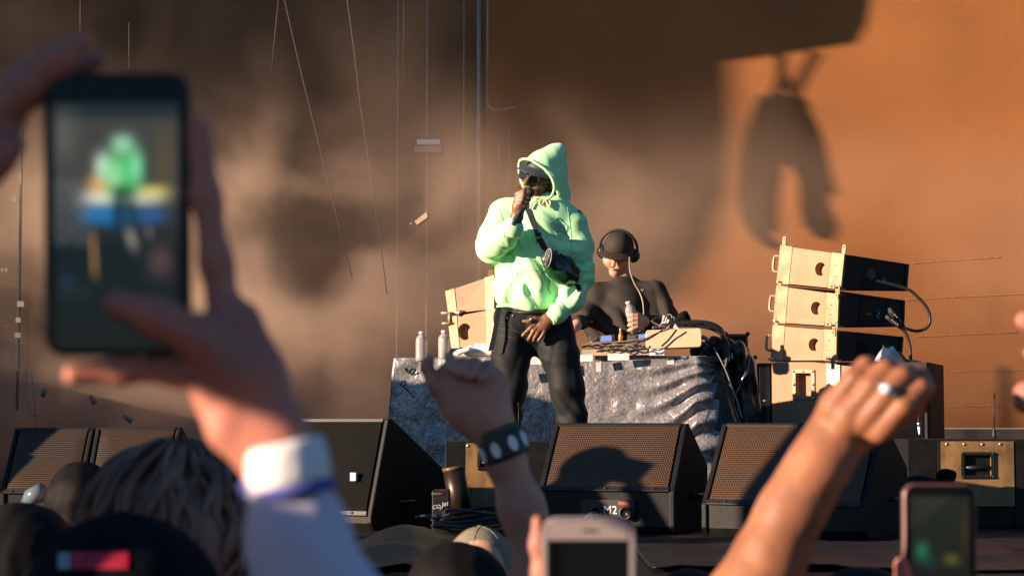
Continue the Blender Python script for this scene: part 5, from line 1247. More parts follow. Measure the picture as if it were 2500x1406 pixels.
# ---- the person filming with a phone (both hands in view)
YA = 1.06
ph = thing('person', 'person in white long sleeves holding a phone up with both hands, filming the stage', 'person', (at(850, 1406, YA).x, .75, GZ))
S1 = SDF(.0022)
S1.pchain([(575, 800, 72), (598, 930, 96), (668, 1085, 88)], YA, .012, flat=((0, 1, 0), .6)); S1.pchain([(505, 965, 38), (560, 1045, 48), (615, 1105, 44)], YA, .01)
S1.pchain([(556, 800, 44, .005), (528, 640, 38, .002), (503, 480, 35, .0), (487, 318, 29, -.002)], YA, .008)
S1.pchain([(575, 900, 62, -.006), (480, 822, 46, -.014), (385, 772, 37, -.020), (285, 738, 33, -.016)], YA, .012)
S1.pchain([(560, 930, 44, .006), (440, 905, 36, .006), (300, 903, 31, .004), (180, 912, 27, .0)], YA, .008)
S1.pchain([(560, 850, 44, .018), (430, 790, 36, .026), (280, 720, 32, .024)], YA, .008); S1.pchain([(560, 880, 44, .016), (430, 850, 36, .026), (270, 820, 32, .024)], YA, .008)
S1.pchain([(668, 1080, 82), (708, 1190, 84), (738, 1320, 95), (755, 1450, 100), (790, 1600, 112)], YA, .01, flat=((0, 1, 0), .8))
S2 = SDF(.0022)   # other hand, upper left
S2.pchain([(-90, 320, 95, .01), (-20, 270, 85, .01)], YA, .02, flat=((0, 1, 0), .6))
S2.pchain([(-10, 262, 52, .0), (70, 205, 44, .0), (140, 148, 36, -.004), (200, 102, 24, -.006)], YA, .01)
S2.pchain([(-10, 290, 44, .02), (90, 215, 34, .024), (170, 170, 26, .02), (248, 146, 17, .016)], YA, .008)
S2.pchain([(-60, 400, 40, .0), (0, 372, 28, -.004), (42, 350, 20, -.004)], YA, .008)
S2.pchain([(-90, 380, 80, .01), (-180, 520, 78, -.06), (-330, 720, 92, -.2)], YA, .03)
P_el = at(-560, 900, YA-.34); sh = (Vector((at(850, 1406, YA).x-.2, .62, .0)), Vector((at(850, 1406, YA).x+.12, .62, .0)))
S3 = SDF(.014); cx = (sh[0].x+sh[1].x)/2
torso(S3, cx, .6, .02); head_s(S3, (cx, .62, .23)); S3.chain([at(790, 1600, YA), at(900, 1800, YA-.12), Vector((cx+.17, .62, 0))], [.026, .04, .05], .03); S3.chain([at(-330, 720, YA-.2), P_el, Vector((cx-.17, .62, 0))], [.022, .036, .05], .03)
skinned('body', [S1.mesh(lambda P: .0006*vnoise(P, 90.)), S2.mesh(), S3.mesh()], m_skinA, ph)
clothes(ph, cx, .6, .02, m_dark)
m_lil = M('pale_lilac_cotton', (.56, .52, .64), .9, var=.06, bump=.0008, bscale=150); m_wh = M('white_towelling', (.68, .68, .70), .95, var=.08, scale=20, bump=.0015, bscale=160); m_blu = M('royal_blue_band', (.06, .07, .32), .8)
S_ = SDF(.003); S_.pchain([(712, 1218, 100), (738, 1320, 122), (758, 1430, 138), (800, 1620, 150)], YA, .01); S_.chain([at(800, 1620, YA), at(880, 1820, YA-.1)], [.034, .045], .03); S_.pchain([(680, 1090, 80), (704, 1170, 86)], YA, .004, sub=True)
V, Q = S_.mesh(lambda P: .0022*np.sin(P[:, 2]*150+P[:, 0]*60+4*vnoise(P, 20.))); link_mesh('sleeve', V, Q, m_lil, ph)
def cuff(name, x0, y0, x1, y1, r, mat, wob):
    a, b_ = at(x0, y0, YA), at(x1, y1, YA); k = YA/F; ax = (b_-a); L_ = ax.length
    MB().lathe(a, [((r-6)*k, 0), (r*k, .15*L_), ((r+2)*k, .5*L_), (r*k, .85*L_), ((r-6)*k, L_)], 40, ax).build(name, mat, ph)
cuff('cuff', 688, 1082, 712, 1192, 103, m_wh, 0); cuff('cuff_band', 709, 1184, 716, 1216, 109, m_blu, 0)
S_ = SDF(.003); S_.pchain([(612, 1185, 22, -.0), (628, 1235, 22, -.0)], YA, .01); V, Q = S_.mesh(lambda P: .003*vnoise(P, 50.)); link_mesh('cuff_band', V, Q, m_blu, ph)

# ---- phones
def s2l(c): return tuple(((x/255)/12.92 if x/255 < .04045 else ((x/255+.055)/1.055)**2.4) for x in c)
def phone(label, corners, Y, mat, rim_mat, rpx, thick, screen, painter, nx=36, ny=60, group=None, emis=1.0, dY=(0, 0, 0, 0)):
    c = [at(x, y, Y+d) for (x, y), d in zip(corners, dY)]; f = Face(*c); k = Y/F; t = thing('phone', label, 'phone', c[3], 0, group)
    x = (c[1]-c[0]).normalized(); z = (c[0]-c[3]).normalized(); W_, H_ = f.W, f.H
    def rr(r, ins, o):
        out = []
        for cx_, cz_, a0 in ((W_-r, H_-r, 0), (r, H_-r, PI/2), (r, r, PI), (W_-r, r, 1.5*PI)):
            for i in range(9): q = a0+i/8*PI/2; out.append(c[3]+x*(cx_+(r-ins)*math.cos(q))+z*(cz_+(r-ins)*math.sin(q))+f.n*o)
        return out
    r = rpx*k
    rings = [rr(r, .0018, -thick), rr(r, 0, -thick+.002), rr(r, 0, -.002), rr(r, .0015, -.0002)]; n = len(rings[0]); V = [p for g_ in rings for p in g_]
    fs = [(i*n+j, i*n+(j+1) % n, (i+1)*n+(j+1) % n, (i+1)*n+j) for i in range(3) for j in range(n)]+[tuple(range(n))[::-1]]+[tuple(3*n+j for j in range(n))]
    MB().add(V, fs).build('case', rim_mat, t)
    MB().prism(rr(r, .002, .0001), f.n*.0006).build('front_glass', mat, t)
    if screen:
        (sx0, sy0, sx1, sy1) = screen; X0, Y0, X1, Y1 = corners[0][0], corners[0][1], corners[2][0], corners[2][1]
        V, Cc = [], []
        for j in range(ny+1):
            for i in range(nx+1):
                px, py = sx0+(sx1-sx0)*i/nx, sy0+(sy1-sy0)*j/ny; V.append(f.p((px-X0)/(X1-X0), (py-Y0)/(Y1-Y0), .0010)); Cc.append(s2l(painter(px, py)))
        Q = np.array([(j*(nx+1)+i, (j+1)*(nx+1)+i, (j+1)*(nx+1)+i+1, j*(nx+1)+i+1) for j in range(ny) for i in range(nx)])
        link_mesh('screen', [tuple(v) for v in V], Q, M_emit_vcol('phone_picture', emis), t, cols=np.array(Cc))
    return t
m_pglass = M('black_glass', (.003, .0035, .0045), .2, spec=.25, var=.1); m_pblack = M('black_phone_case', (.004, .004, .005), .5, spec=.25); m_pwhite = M('white_phone_case', (.28, .23, .23), .4, var=.03); m_ppink = M('rose_phone_frame', (.13, .06, .06), .4, metal=.2)
def blob(c, px, py, x, y, rx, ry, col, s=1.0):
    w_ = math.exp(-(abs((px-x)/rx)**2.6+abs((py-y)/ry)**2.6))*s; return tuple(a*(1-w_)+b_*w_ for a, b_ in zip(c, col))
def paintA(px, py):
    c = (62, 58, 50) if py > 290 else (30, 32, 30)
    c = blob(c, px, py, 150, 330, 40, 70, (96, 96, 88), .6); c = blob(c, px, py, 400, 400, 25, 90, (92, 74, 38), .7)
    if py > 470: c = blob(c, px, py, 280, 700, 260, 190, (8, 9, 10), 1)
    if py > 600: c = (6, 7, 8)
    c = blob(c, px, py, 240, 455, 26, 26, (225, 150, 60)); c = blob(c, px, py, 245, 487, 50, 22, (222, 216, 190)); c = blob(c, px, py, 365, 472, 48, 16, (224, 205, 120)); c = blob(c, px, py, 350, 492, 52, 12, (200, 195, 175))
    c = blob(c, px, py, 235, 528, 40, 24, (30, 110, 170)); c = blob(c, px, py, 290, 530, 36, 26, (20, 120, 180)); c = blob(c, px, py, 365, 528, 42, 22, (40, 85, 140))
    c = blob(c, px, py, 288, 520, 14, 60, (14, 20, 34), .9); c = blob(c, px, py, 318, 520, 9, 46, (14, 20, 34), .8)
    c = blob(c, px, py, 250, 410, 22, 36, (200, 225, 205)); c = blob(c, px, py, 305, 420, 38, 52, (60, 190, 95)); c = blob(c, px, py, 275, 430, 24, 40, (150, 215, 150)); c = blob(c, px, py, 330, 410, 16, 40, (130, 215, 160)); c = blob(c, px, py, 297, 355, 28, 26, (150, 210, 170)); c = blob(c, px, py, 296, 470, 20, 12, (25, 70, 40))
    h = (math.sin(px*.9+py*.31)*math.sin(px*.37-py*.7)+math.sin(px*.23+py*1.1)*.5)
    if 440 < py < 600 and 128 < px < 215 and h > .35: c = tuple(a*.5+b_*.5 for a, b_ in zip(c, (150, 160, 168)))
    if py > 560 and py < 690: c = blob(c, px, py, 224+(py-560)*.05, 625, 4, 70, (210, 150, 90)); c = blob(c, px, py, 318+(py-580)*.25, 585, 12, 34, (150, 145, 130), .9); c = blob(c, px, py, 362, 562, 5, 22, (170, 160, 150), .8)  # sky and tree reflections painted into the emitted picture
    c = blob(c, px, py, 390, 640, 34, 44, (96, 66, 62), .8); c = blob(c, px, py, 165, 690, 18, 14, (14, 50, 90), .8)
    for q in (150, 178, 206): c = blob(c, px, py, q, 715, 5, 7, (70, 74, 76), .8)
    return c
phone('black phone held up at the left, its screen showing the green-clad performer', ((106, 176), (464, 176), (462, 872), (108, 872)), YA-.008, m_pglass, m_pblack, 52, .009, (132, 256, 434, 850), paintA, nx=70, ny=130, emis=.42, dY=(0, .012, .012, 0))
def paintF(px, py):
    c = (20, 24, 22); c = blob(c, px, py, 2290, 1250, 70, 90, (26, 32, 26)); c = blob(c, px, py, 2250, 1345, 18, 26, (30, 110, 70), .9); c = blob(c, px, py, 2322, 1365, 22, 16, (96, 92, 34), .8); c = blob(c, px, py, 2355, 1290, 12, 60, (60, 42, 22), .7); c = blob(c, px, py, 2268, 1370, 16, 20, (18, 60, 60), .7); return c
phone('phone with a rose frame at the lower right, dark screen with a faint green figure', ((2206, 1180), (2384, 1180), (2386, 1530), (2208, 1530)), 1.94, m_pglass, m_ppink, 30, .009, (2222, 1210, 2368, 1480), paintF, emis=.4, dY=(0, .01, .01, 0))
def paintE(px, py): return (10, 16, 20)
phone('phone in a pale case at the bottom centre, only its top showing', ((1322, 1262), (1550, 1262), (1550, 1720), (1322, 1720)), 1.58, m_pglass, m_pwhite, 40, .011, None, None)
t = [o for o in COL.objects if o.name == 'phone.002'][0]
f = Face(at(1324, 1264, 1.576), at(1548, 1264, 1.576), at(1548, 1318, 1.576), at(1324, 1318, 1.576)); a = MB(); f.slab(a, .06, .12, .94, 1, .0, .0012); a.build('white_top_bezel', m_pwhite, t, bevel=.0005)
for q in ((0, .25, .05, 7), (.95, .25, 1, 7)): a = MB(); f.slab(a, *q, .0, .0012); a.build('white_side_bezel', m_pwhite, t)
MB().tube([f.p(.42, .55, .002), f.p(.58, .55, .002)], .0009).build('ear_slot', m_rub, t)

# ---- raised fist with wristbands
YF = 2.7
p1 = thing('person', 'person raising a loose fist wearing dark and green wristbands', 'person', (at(1400, 1400, YF).x, YF-.15, GZ))
S1 = SDF(.003)
S1.pchain([(1212, 1062, 41), (1180, 1010, 52), (1140, 965, 62), (1118, 930, 56)], YF, .03, flat=((0, 1, 0), .7)); S1.pchain([(1170, 1000, 50), (1195, 935, 40)], YF, .03, flat=((0, 1, 0), .7))
S1.pchain([(1098, 975, 26, -.005), (1060, 935, 19, -.012), (1042, 896, 16, -.012), (1050, 878, 12, -.02)], YF, .006)
for q in ([(1122, 925, 22), (1102, 890, 16, -.014), (1098, 872, 14, -.034), (1100, 900, 13, -.048)], [(1144, 926, 22), (1131, 894, 15, -.012), (1128, 888, 15, -.032), (1118, 908, 15, -.046)], [(1168, 920, 22), (1158, 887, 17, -.008), (1156, 892, 17, -.028), (1146, 916, 15, -.044)], [(1192, 926, 22), (1191, 892, 16, -.003), (1188, 902, 16, -.022), (1174, 924, 14, -.036)]): S1.pchain(q, YF, .0025)
S1.pchain([(1212, 1060, 41), (1233, 1120, 44), (1274, 1240, 52), (1325, 1400, 64), (1352, 1500, 70), (1380, 1620, 80)], YF, .02)
S3 = SDF(.014); cx = at(1400, 1400, YF).x-.1; torso(S3, cx, YF-.15, -.12); head_s(S3, (cx, YF-.15, .08)); S3.chain([at(1380, 1620, YF), at(1400, 1800, YF-.08), Vector((cx+.16, YF-.15, -.14))], [.045, .045, .05], .03)
skinned('body', [S1.mesh(lambda P: .0008*vnoise(P, 60.)), S3.mesh()], m_skinM, p1); clothes(p1, cx, YF-.15, -.12, m_dark)
S_ = SDF(.012); S_.ball((cx, YF-.17, .115), .1, .02); V, Q = S_.mesh(lambda P: .008*vnoise(P, 18.)); k = V[:, 2] > .07; link_mesh('hair', V, Q[k[Q].all(1)], m_haird, p1)
def band(label, x0, y0, x1, y1, r, Y, mat, dots=None, bm=None):
    a, b_ = at(x0, y0, Y), at(x1, y1, Y); k = Y/F; ax = b_-a; L_ = ax.length; t = thing('wristband', label, 'wristband', a)
    MB().lathe(a, [((r-2)*k, 0), (r*k, .12*L_), ((r+2)*k, .88*L_), (r*k, L_)], 36, ax).build('strap', mat, t)
    if dots:
        axn = ax.normalized(); u_ = axn.cross(Vector((0, 1, 0))).normalized(); v_ = axn.cross(u_); v_ = v_ if v_.y < 0 else -v_
        for q in dots:
            q = math.radians(q); c0 = a+ax*.5+(u_*math.sin(q)+v_*math.cos(q))*(r+1)*k; nn = (u_*math.sin(q)+v_*math.cos(q)); tt_ = axn.cross(nn)
            MB().prism([c0+axn*(.011*math.cos(w_))+tt_*(.0065*math.sin(w_)) for w_ in [2*PI*i/12 for i in range(12)]], nn*.0015).build('white_mark', m_white, t)
band('broad black wristband with white marks on the raised wrist', 1216, 1062, 1240, 1120, 58, YF, M('black_silicone', (.014, .018, .022), .5), (-62, -18, 26, 66))
band('thin dark green wristband above the black one', 1209, 1046, 1214, 1059, 54, YF, M('green_cord', (.03, .07, .055), .8))

# ---- raised fist with a ring
YR = 1.85
p2 = thing('person', 'person raising a ringed fist at the right, bare forearm lit orange by the sun', 'person', (at(1800, 1400, YR).x, YR-.1, GZ))
S1 = SDF(.0026)
S1.pchain([(2042, 1062, 54), (2085, 1000, 62, .01), (2140, 985, 60, .018)], YR, .015, flat=((0, 1, 0), .7)); S1.pchain([(2110, 1020, 52, .015), (2195, 985, 46, .03)], YR, .03, flat=((0, 1, 0), .8))
for q in ([(2040, 985, 30, -.012), (2085, 925, 27, -.022), (2112, 893, 23, -.020), (2126, 886, 20, -.002)], [(2078, 1008, 32, -.020), (2128, 942, 28, -.032), (2160, 902, 25, -.028), (2174, 895, 21, -.006)],
          [(2118, 1018, 32, -.026), (2168, 958, 28, -.038), (2203, 920, 25, -.034), (2216, 914, 22, -.01)], [(2152, 1050, 31, -.028), (2205, 990, 28, -.040), (2247, 948, 25, -.034), (2260, 944, 22, -.01)]): S1.pchain(q, YR, .0025)
for x_, y_ in ((2044, 982), (2080, 1004), (2120, 1014)): S1.pchain([(x_, y_, 33, -.006)], YR, .01)
S1.pchain([(2225, 985, 36, .02), (2245, 945, 30, .005), (2243, 918, 27, .0)], YR, .008)
S1.pchain([(2044, 1062, 46), (1990, 1150, 54), (1928, 1255, 62), (1868, 1385, 72), (1800, 1520, 94), (1730, 1680, 106)], YR, .035)
S3 = SDF(.014); cx = at(1760, 1400, YR).x+.05; torso(S3, cx, YR-.2, -.1); head_s(S3, (cx, YR-.2, .10)); S3.chain([at(1730, 1680, YR), at(1700, 1850, YR-.12), Vector((cx+.16, YR-.2, -.12))], [.042, .045, .05], .03)
skinned('body', [S1.mesh(lambda P: .0008*vnoise(P, 60.)), S3.mesh()], m_skinT, p2); clothes(p2, cx, YR-.2, -.1, m_dark)
S_ = SDF(.012); S_.ball((cx, YR-.22, .135), .1, .02); V, Q = S_.mesh(lambda P: .008*vnoise(P, 18.)); k = V[:, 2] > .09; link_mesh('hair', V, Q[k[Q].all(1)], m_haird, p2)
c0 = at(2165, 956, YR-.038); rg = thing('ring', 'silver ring with a pale stone on the raised fist at the right', 'ring', c0)
ax_ = (at(2203, 920, YR)-at(2118, 1018, YR)).normalized(); u_ = ax_.cross(Vector((0, 1, 0))).normalized(); v_ = ax_.cross(u_)
MB().tube([c0+(u_*math.cos(q)+v_*math.sin(q))*.0118 for q in [2*PI*i/28 for i in range(28)]], .0022, 6, closed=True).build('ring_hoop', m_steel, rg); MB().ball(c0+Vector((-.003, -.013, .002)), (.006, .004, .005), 10).build('stone', M('pale_stone', (.7, .75, .85), .15, coat=1), rg)

# ---- fingers of someone holding the rose phone, the pale phone, and at the right edge
def hand_person(label, chains, Y, x, zsh, res=.003, skin=m_skinA, yoff=-.1, link=None):
    t = thing('person', label, 'person', (x, Y+yoff, GZ)); S1 = SDF(res)
    for q in chains: S1.pchain(q, Y, .01)
    S3 = SDF(.014); torso(S3, x, Y+yoff, zsh); head_s(S3, (x, Y+yoff, zsh+.2)); S3.chain([link, Vector((x+(.16 if link.x > x else -.16), Y+yoff, zsh-.03))], [.035, .05], .03)
    skinned('body', [S1.mesh(), S3.mesh()], skin, t); clothes(t, x, Y+yoff, zsh, m_dark)
    S_ = SDF(.012); S_.ball((x, Y+yoff-.02, zsh+.235), .1, .02); V, Q = S_.mesh(lambda P: .008*vnoise(P, 18.)); k = V[:, 2] > zsh+.19; link_mesh('hair', V, Q[k[Q].all(1)], m_haird, t); return t
hand_person('person holding up the pale-cased phone, one sunlit finger along its left edge', [[(1330, 1480, 24), (1322, 1400, 20), (1314, 1330, 17), (1312, 1270, 14)], [(1400, 1560, 60, .03), (1330, 1490, 34, .01)], [(1540, 1640, 30, .03), (1572, 1560, 22, .0), (1568, 1480, 18, -.003)], [(1400, 1560, 60, .03), (1480, 1700, 70, .03), (1520, 1900, 70, .02)]], 1.6, at(1500, 1400, 1.6).x, -.12, link=at(1520, 1900, 1.62))
hand_person('person holding up the phone with the rose frame, a fingertip at its left edge', [[(2240, 1520, 30, .02), (2212, 1430, 24, .0), (2202, 1378, 20, -.006)], [(2300, 1620, 60, .03), (2240, 1520, 32, .02)], [(2300, 1620, 60, .03), (2330, 1800, 60, .03), (2340, 1950, 64, .02)]], 1.95, at(2500, 1400, 1.95).x, -.12, link=at(2340, 1950, 1.97))
hand_person('person at the right edge with two fingertips reaching into view', [[(2640, 860, 40), (2570, 815, 32), (2502, 782, 23)], [(2640, 1000, 44), (2570, 990, 36), (2506, 962, 26), (2500, 985, 24)], [(2640, 940, 60), (2640, 870, 50), (2560, 870, 34), (2512, 862, 14)], [(2650, 960, 70), (2700, 1100, 60), (2760, 1300, 70)]], 1.9, at(2900, 1400, 1.9).x, -.1, link=at(2760, 1300, 1.9))

# ---- heads of the crowd in front
def crowd(label, px, py, Y, r=.095, hair=None, hat=None, hairfn=None, shirt=m_dark, wide=.2, long=False):
    "px,py: top of the head"
    topp = at(px, py, Y); hc = Vector((topp.x, Y, topp.z-r-.02)); t = thing('person', label, 'person', (hc.x, Y, GZ))
    S = SDF(.010); head_s(S, hc, .085); V1 = S.mesh(); S = SDF(.016); torso(S, hc.x, Y-.02, hc.z-.22); S.chain([hc+Vector((0, -.02, -.1)), hc+Vector((0, -.02, -.28))], [.055, .06], .03)
    for s in (-1, 1): S.chain([Vector((hc.x+s*.17, Y-.02, hc.z-.25)), Vector((hc.x+s*.22, Y+.0, hc.z-.55)), Vector((hc.x+s*.17, Y+.15, hc.z-.75))], [.05, .042, .03], .03)
    skinned('body', [V1, S.mesh()], m_skinL, t)
    arms = [([Vector((hc.x+s*.17, Y-.02, hc.z-.25)), Vector((hc.x+s*.22, Y, hc.z-.52))], [.062, .055]) for s in (-1, 1)]
    clothes(t, hc.x, Y-.02, hc.z-.22, shirt, arms)
    if hat is None:
        S = SDF(.007); S.ball(hc+Vector((0, -.02, .022)), r, .02); S.chain([hc+Vector((0, -.045, 0)), hc+Vector((0, -.05, -.08))], [r*.86, r*.66], .03)
        for s in (-1, 1): S.chain([hc+Vector((s*.04, -.03, .0)), hc+Vector((s*.045, -.035, -.06))], [r*.6, r*.5], .02)
        if long: S.chain([hc+Vector((0, -.05, 0)), hc+Vector((0, -.055, -.20))], [r*.95, r*.8], .02)
        V, Q = S.mesh(hairfn or (lambda P: .004*vnoise(P, 24.)+.0008*np.sin(P[:, 0]*150+5*vnoise(P, 10.)))); link_mesh('hair', V, Q, hair or m_haird, t)
    return t, hc
t, hc = crowd('person with tousled brown hair seen from behind below the phone-holding arm', 428, 1112, 2.5, r=.102, hair=m_hairb, long=True, hairfn=lambda P: .022*vnoise(P, 6.)+.006*vnoise(P, 16.)+.0025*np.sin(P[:, 0]*90+P[:, 2]*40+5*vnoise(P, 9.)))
st = MB(); rnd = random.Random(9)
for k in range(1300):
    a_, b_ = rnd.uniform(0, 2*PI), rnd.uniform(.05, 1.5); d = Vector((math.sin(b_)*math.cos(a_), math.sin(b_)*math.sin(a_), math.cos(b_))); p = hc+Vector((0, -.02, .022))+d*.098
    s_ = (d.cross(Vector((rnd.uniform(-1, 1), rnd.uniform(-1, 1), .3)))).normalized(); st.tube([p-s_*.03, p+d*.012, p+s_*.03+d*.004, p+s_*.055-d*.004+Vector((0, 0, -.01))], [.0010, .0018, .0014, .0004], 3, cap=False)
for k in range(90):
    a_ = rnd.uniform(-PI, PI); pts = []; tw = rnd.uniform(-.5, .5); r0 = .112+rnd.uniform(-.006, .008)
    for i in range(7):
        th = .15+i*.30; aa = a_+tw*i*.25+.12*math.sin(i*2+k); pts.append(hc+Vector((0, -.02, .022))+Vector((math.sin(th)*math.cos(aa), math.sin(th)*math.sin(aa), math.cos(th)*1.02))*(r0+.006*math.sin(i*1.7+k)))
    st.tube(spline(pts, 3), [.0055*math.sin(PI*(j+1)/21)+.001 for j in range(19)], 6, cap=False)
tag(st.build('hair_strands', m_hairb, t), kind='stuff')
# strands of lighter curl hanging out at the crown
crowd('person with smooth black hair in front of the slatted monitors', 205, 1128, 5.15, r=.082)
crowd('person with black hair lowest at the left corner, only the crown showing', 58, 1228, 3.4, r=.10)
crowd('person with black hair at the bottom centre, left of the bracelet arm', 1118, 1322, 3.7, r=.098)
crowd('person with dark hair at the bottom edge between the ring arm and the pale phone', 1690, 1392, 3.0, r=.095)
crowd('person with dark hair at the bottom edge left of the rose phone', 2105, 1382, 3.2, r=.095)
# caps
def capped(label, px, py, Y, r, mat, tilt=0, peak=True):
    t, hc = crowd(label, px, py, Y, r, hat=True); c = hc+Vector((0, 0, .025))
    S = SDF(.007); S.ball(c, r, .01, flat=((1, 0, 0), .95)); V, Q = S.mesh(lambda P: .001*vnoise(P, 20.)); k = V[:, 2] > c.z-.02; link_mesh('cap_crown', V, Q[k[Q].all(1)], mat, t)
    for q in range(6):
        a = q*PI/3+.3; MB().tube([c+Vector((math.cos(a)*math.sin(b_)*r*.95, math.sin(a)*math.sin(b_)*r, math.cos(b_)*r))*1.005 for b_ in [i*.19 for i in range(9)]], .0014, 5).build('cap_seam', mat, t)
    MB().ball(c+Vector((0, 0, r)), (.008, .008, .004), 8).build('cap_button', mat, t)
    return t, c
capped('person in a beige cap just above the black-haired head at the bottom centre', 1172, 1290, 5.0, .088, M('beige_cap', (.20, .17, .12), .9, bump=.001, bscale=150))
t, c = capped('person in a navy cap with a red label, very close at the bottom left', 300, 1270, 1.75, .098, M('navy_cap', (.004, .006, .010), .95, spec=.1))
lb = MB(); 
def lab(x0, x1, y0, y1, mat, name):
    V = []
    n_ = 10
    for i in range(n_+1):
        for y in (y0, y1):
            px = x0+(x1-x0)*i/n_; o = Vector((0, 0, CAMZ)); d = (at(px, y, 2)-o).normalized(); L_ = o-c; b_ = d.dot(L_); q = b_*b_-(L_.dot(L_)-(.0995)**2)
            s_ = -b_-math.sqrt(max(q, 0)); V.append(o+d*s_)
    MB().add(V, [(2*i, 2*i+2, 2*i+3, 2*i+1) for i in range(n_)]).build(name, mat, t)
lab(172, 312, 1346, 1388, M('crimson_label', (.42, .012, .04), .6), 'label_patch'); lab(142, 170, 1348, 1388, M('pale_blue_label', (.22, .28, .36), .6), 'label_edge')
# small raised hand and phone low at the left
t = thing('phone', 'small dark phone held low in the crowd at the left', 'phone', at(190, 1285, 4.6)); f = Face(at(176, 1278, 4.6), at(214, 1266, 4.55), at(218, 1290, 4.55), at(180, 1302, 4.6)); a = MB(); f.slab(a, 0, 0, 1, 1, -.008, 0); a.build('case', m_pblack, t, bevel=.002); a = MB(); f.slab(a, .08, .1, .92, .9, .0002, .001); a.build('screen', m_pglass, t)
hand_person('person whose pink fingers hold the small dark phone at the left', [[(198, 1264, 6), (205, 1268, 6), (212, 1272, 6)], [(204, 1262, 6), (215, 1266, 7)], [(212, 1258, 6), (222, 1262, 8), (240, 1290, 13)], [(222, 1262, 8), (245, 1330, 18), (260, 1420, 22)]], 4.62, at(330, 1400, 4.6).x, -.35, res=.004, link=at(260, 1420, 4.62))
t = thing('camera', 'glossy grey camera held up at the far left above the crowd', 'camera', at(90, 1215, 5.3)); MB().tube([at(60, 1232, 5.3), at(78, 1212, 5.28), at(104, 1196, 5.26)], [.014, .024, .022]).build('lens_barrel', M('gloss_grey', (.10, .14, .17), .15), t); MB().box(at(50, 1228, 5.3)-Vector((0, 0, .0)), at(92, 1214, 5.3)+Vector((0, .08, 0))).build('body', m_blk2, t, bevel=.006)

# ---- made-up people added outside the picture on the left, one of them under a flag, whose shade reaches into it
def shade_holder(label, x, y, zh, z0, z1, y0, y1, xf):
    t = thing('person', label, 'person', (x, y, GZ)); S = SDF(.014); head_s(S, (x, y, zh-.11)); torso(S, x, y, zh-.33); top = Vector((xf, (y0+y1)/2, z0))
    for s_ in (-1, 1): S.chain([Vector((x+s_*.16, y, zh-.35)), Vector((x+s_*.2, y+.1, zh-.15)), Vector((xf, y0 if s_ < 0 else y1, z0+.02))], [.05, .042, .03], .03)
    V, Q = S.mesh(); link_mesh('body', V, Q, m_skinT, t, cols=np.ones((len(V), 3))); clothes(t, x, y, zh-.33, m_dark)
    fl_ = MB(); n_ = 16; V = []
    for i in range(n_+1):
        yy = y0+(y1-y0)*i/n_; dx = .03*math.sin(i*1.1)
        V += [(xf+dx, yy, z0+.015*math.sin(i*.9)), (xf+dx*.3, yy, z1+.02*math.sin(i*.7))]
    o = fl_.add(V, [(2*i, 2*i+2, 2*i+3, 2*i+1) for i in range(n_)]).build('sunblocker', M('dark_shade_cloth', (.05, .03, .05), .9)); md = o.modifiers.new('t', 'SOLIDIFY'); md.thickness = .003
    tag(o, label.replace('person', 'dark cloth flag of the person').replace('holding up a dark flag', ''), 'sunblocker')
shade_holder('person holding up a dark flag close by on the left, added out of the picture for shade', -1.12, .62, .635, .645, 1.12, .25, 1.08, -1.05)
shade_holder('person farther forward holding up a dark flag, added out of the picture for shade', -1.15, 2.25, .40, .36, 1.2, 1.95, 2.75, -1.08)

t = thing('person', 'made-up person out of the picture on the left, one bare arm raised to cast shade', 'person', (-1.2, 1.3, GZ)); S = SDF(.014); head_s(S, (-1.2, 1.3, .26)); torso(S, -1.2, 1.3, .04)  # unseen person added so the arm shades the ringed forearm
S.chain([Vector((-1.04, 1.3, .02)), Vector((-1.0, 1.38, .30)), Vector((-1.05, 1.42, .56))], [.05, .05, .036], .03); S.ball((-1.05, 1.42, .62), .05, .02); S.chain([Vector((-1.36, 1.3, .02)), Vector((-1.42, 1.3, -.3))], [.05, .04], .03)
V, Q = S.mesh(); link_mesh('body', V, Q, m_skinT, t, cols=np.ones((len(V), 3))); clothes(t, -1.2, 1.3, .04, m_dark)

t = thing('person', 'made-up photographer crouching on the stage out of the picture on the left, added to shadow the middle monitor', 'person', (-2.3, 6.75, 0)); S = SDF(.014); c0 = Vector((-2.3, 6.75, 0))  # unseen figure added to throw a shadow on the middle monitor
S.chain([c0+Vector((0, 0, .3)), c0+Vector((.05, .05, .68))], [.15, .14], .05); S.ball(c0+Vector((.08, .05, .90)), .1, .03); S.chain([c0+Vector((.06, .05, .75)), c0+Vector((.08, .05, .88))], [.06, .055], .03)
for s_ in (-1, 1):
    S.chain([c0+Vector((.03, s_*.17, .68)), c0+Vector((.2, s_*.22, .55)), c0+Vector((.24, s_*.06, .82))], [.055, .045, .035], .03); S.chain([c0+Vector((0, s_*.1, .28)), c0+Vector((.38, s_*.16, .36)), c0+Vector((.2, s_*.16, .04)), c0+Vector((.34, s_*.16, .04))], [.1, .075, .05, .045], .03)
V, Q = S.mesh(); V[:, 2] = np.maximum(V[:, 2], .001); link_mesh('body', V, Q, m_dark, t)
a = MB(); a.box(c0+Vector((.16, -.07, .84)), c0+Vector((.24, .07, .94))); tc_ = tag(a.build('camera', m_pblack, None, bevel=.01), 'black camera held by the made-up crouching photographer, added out of the picture for its shadow', 'camera')
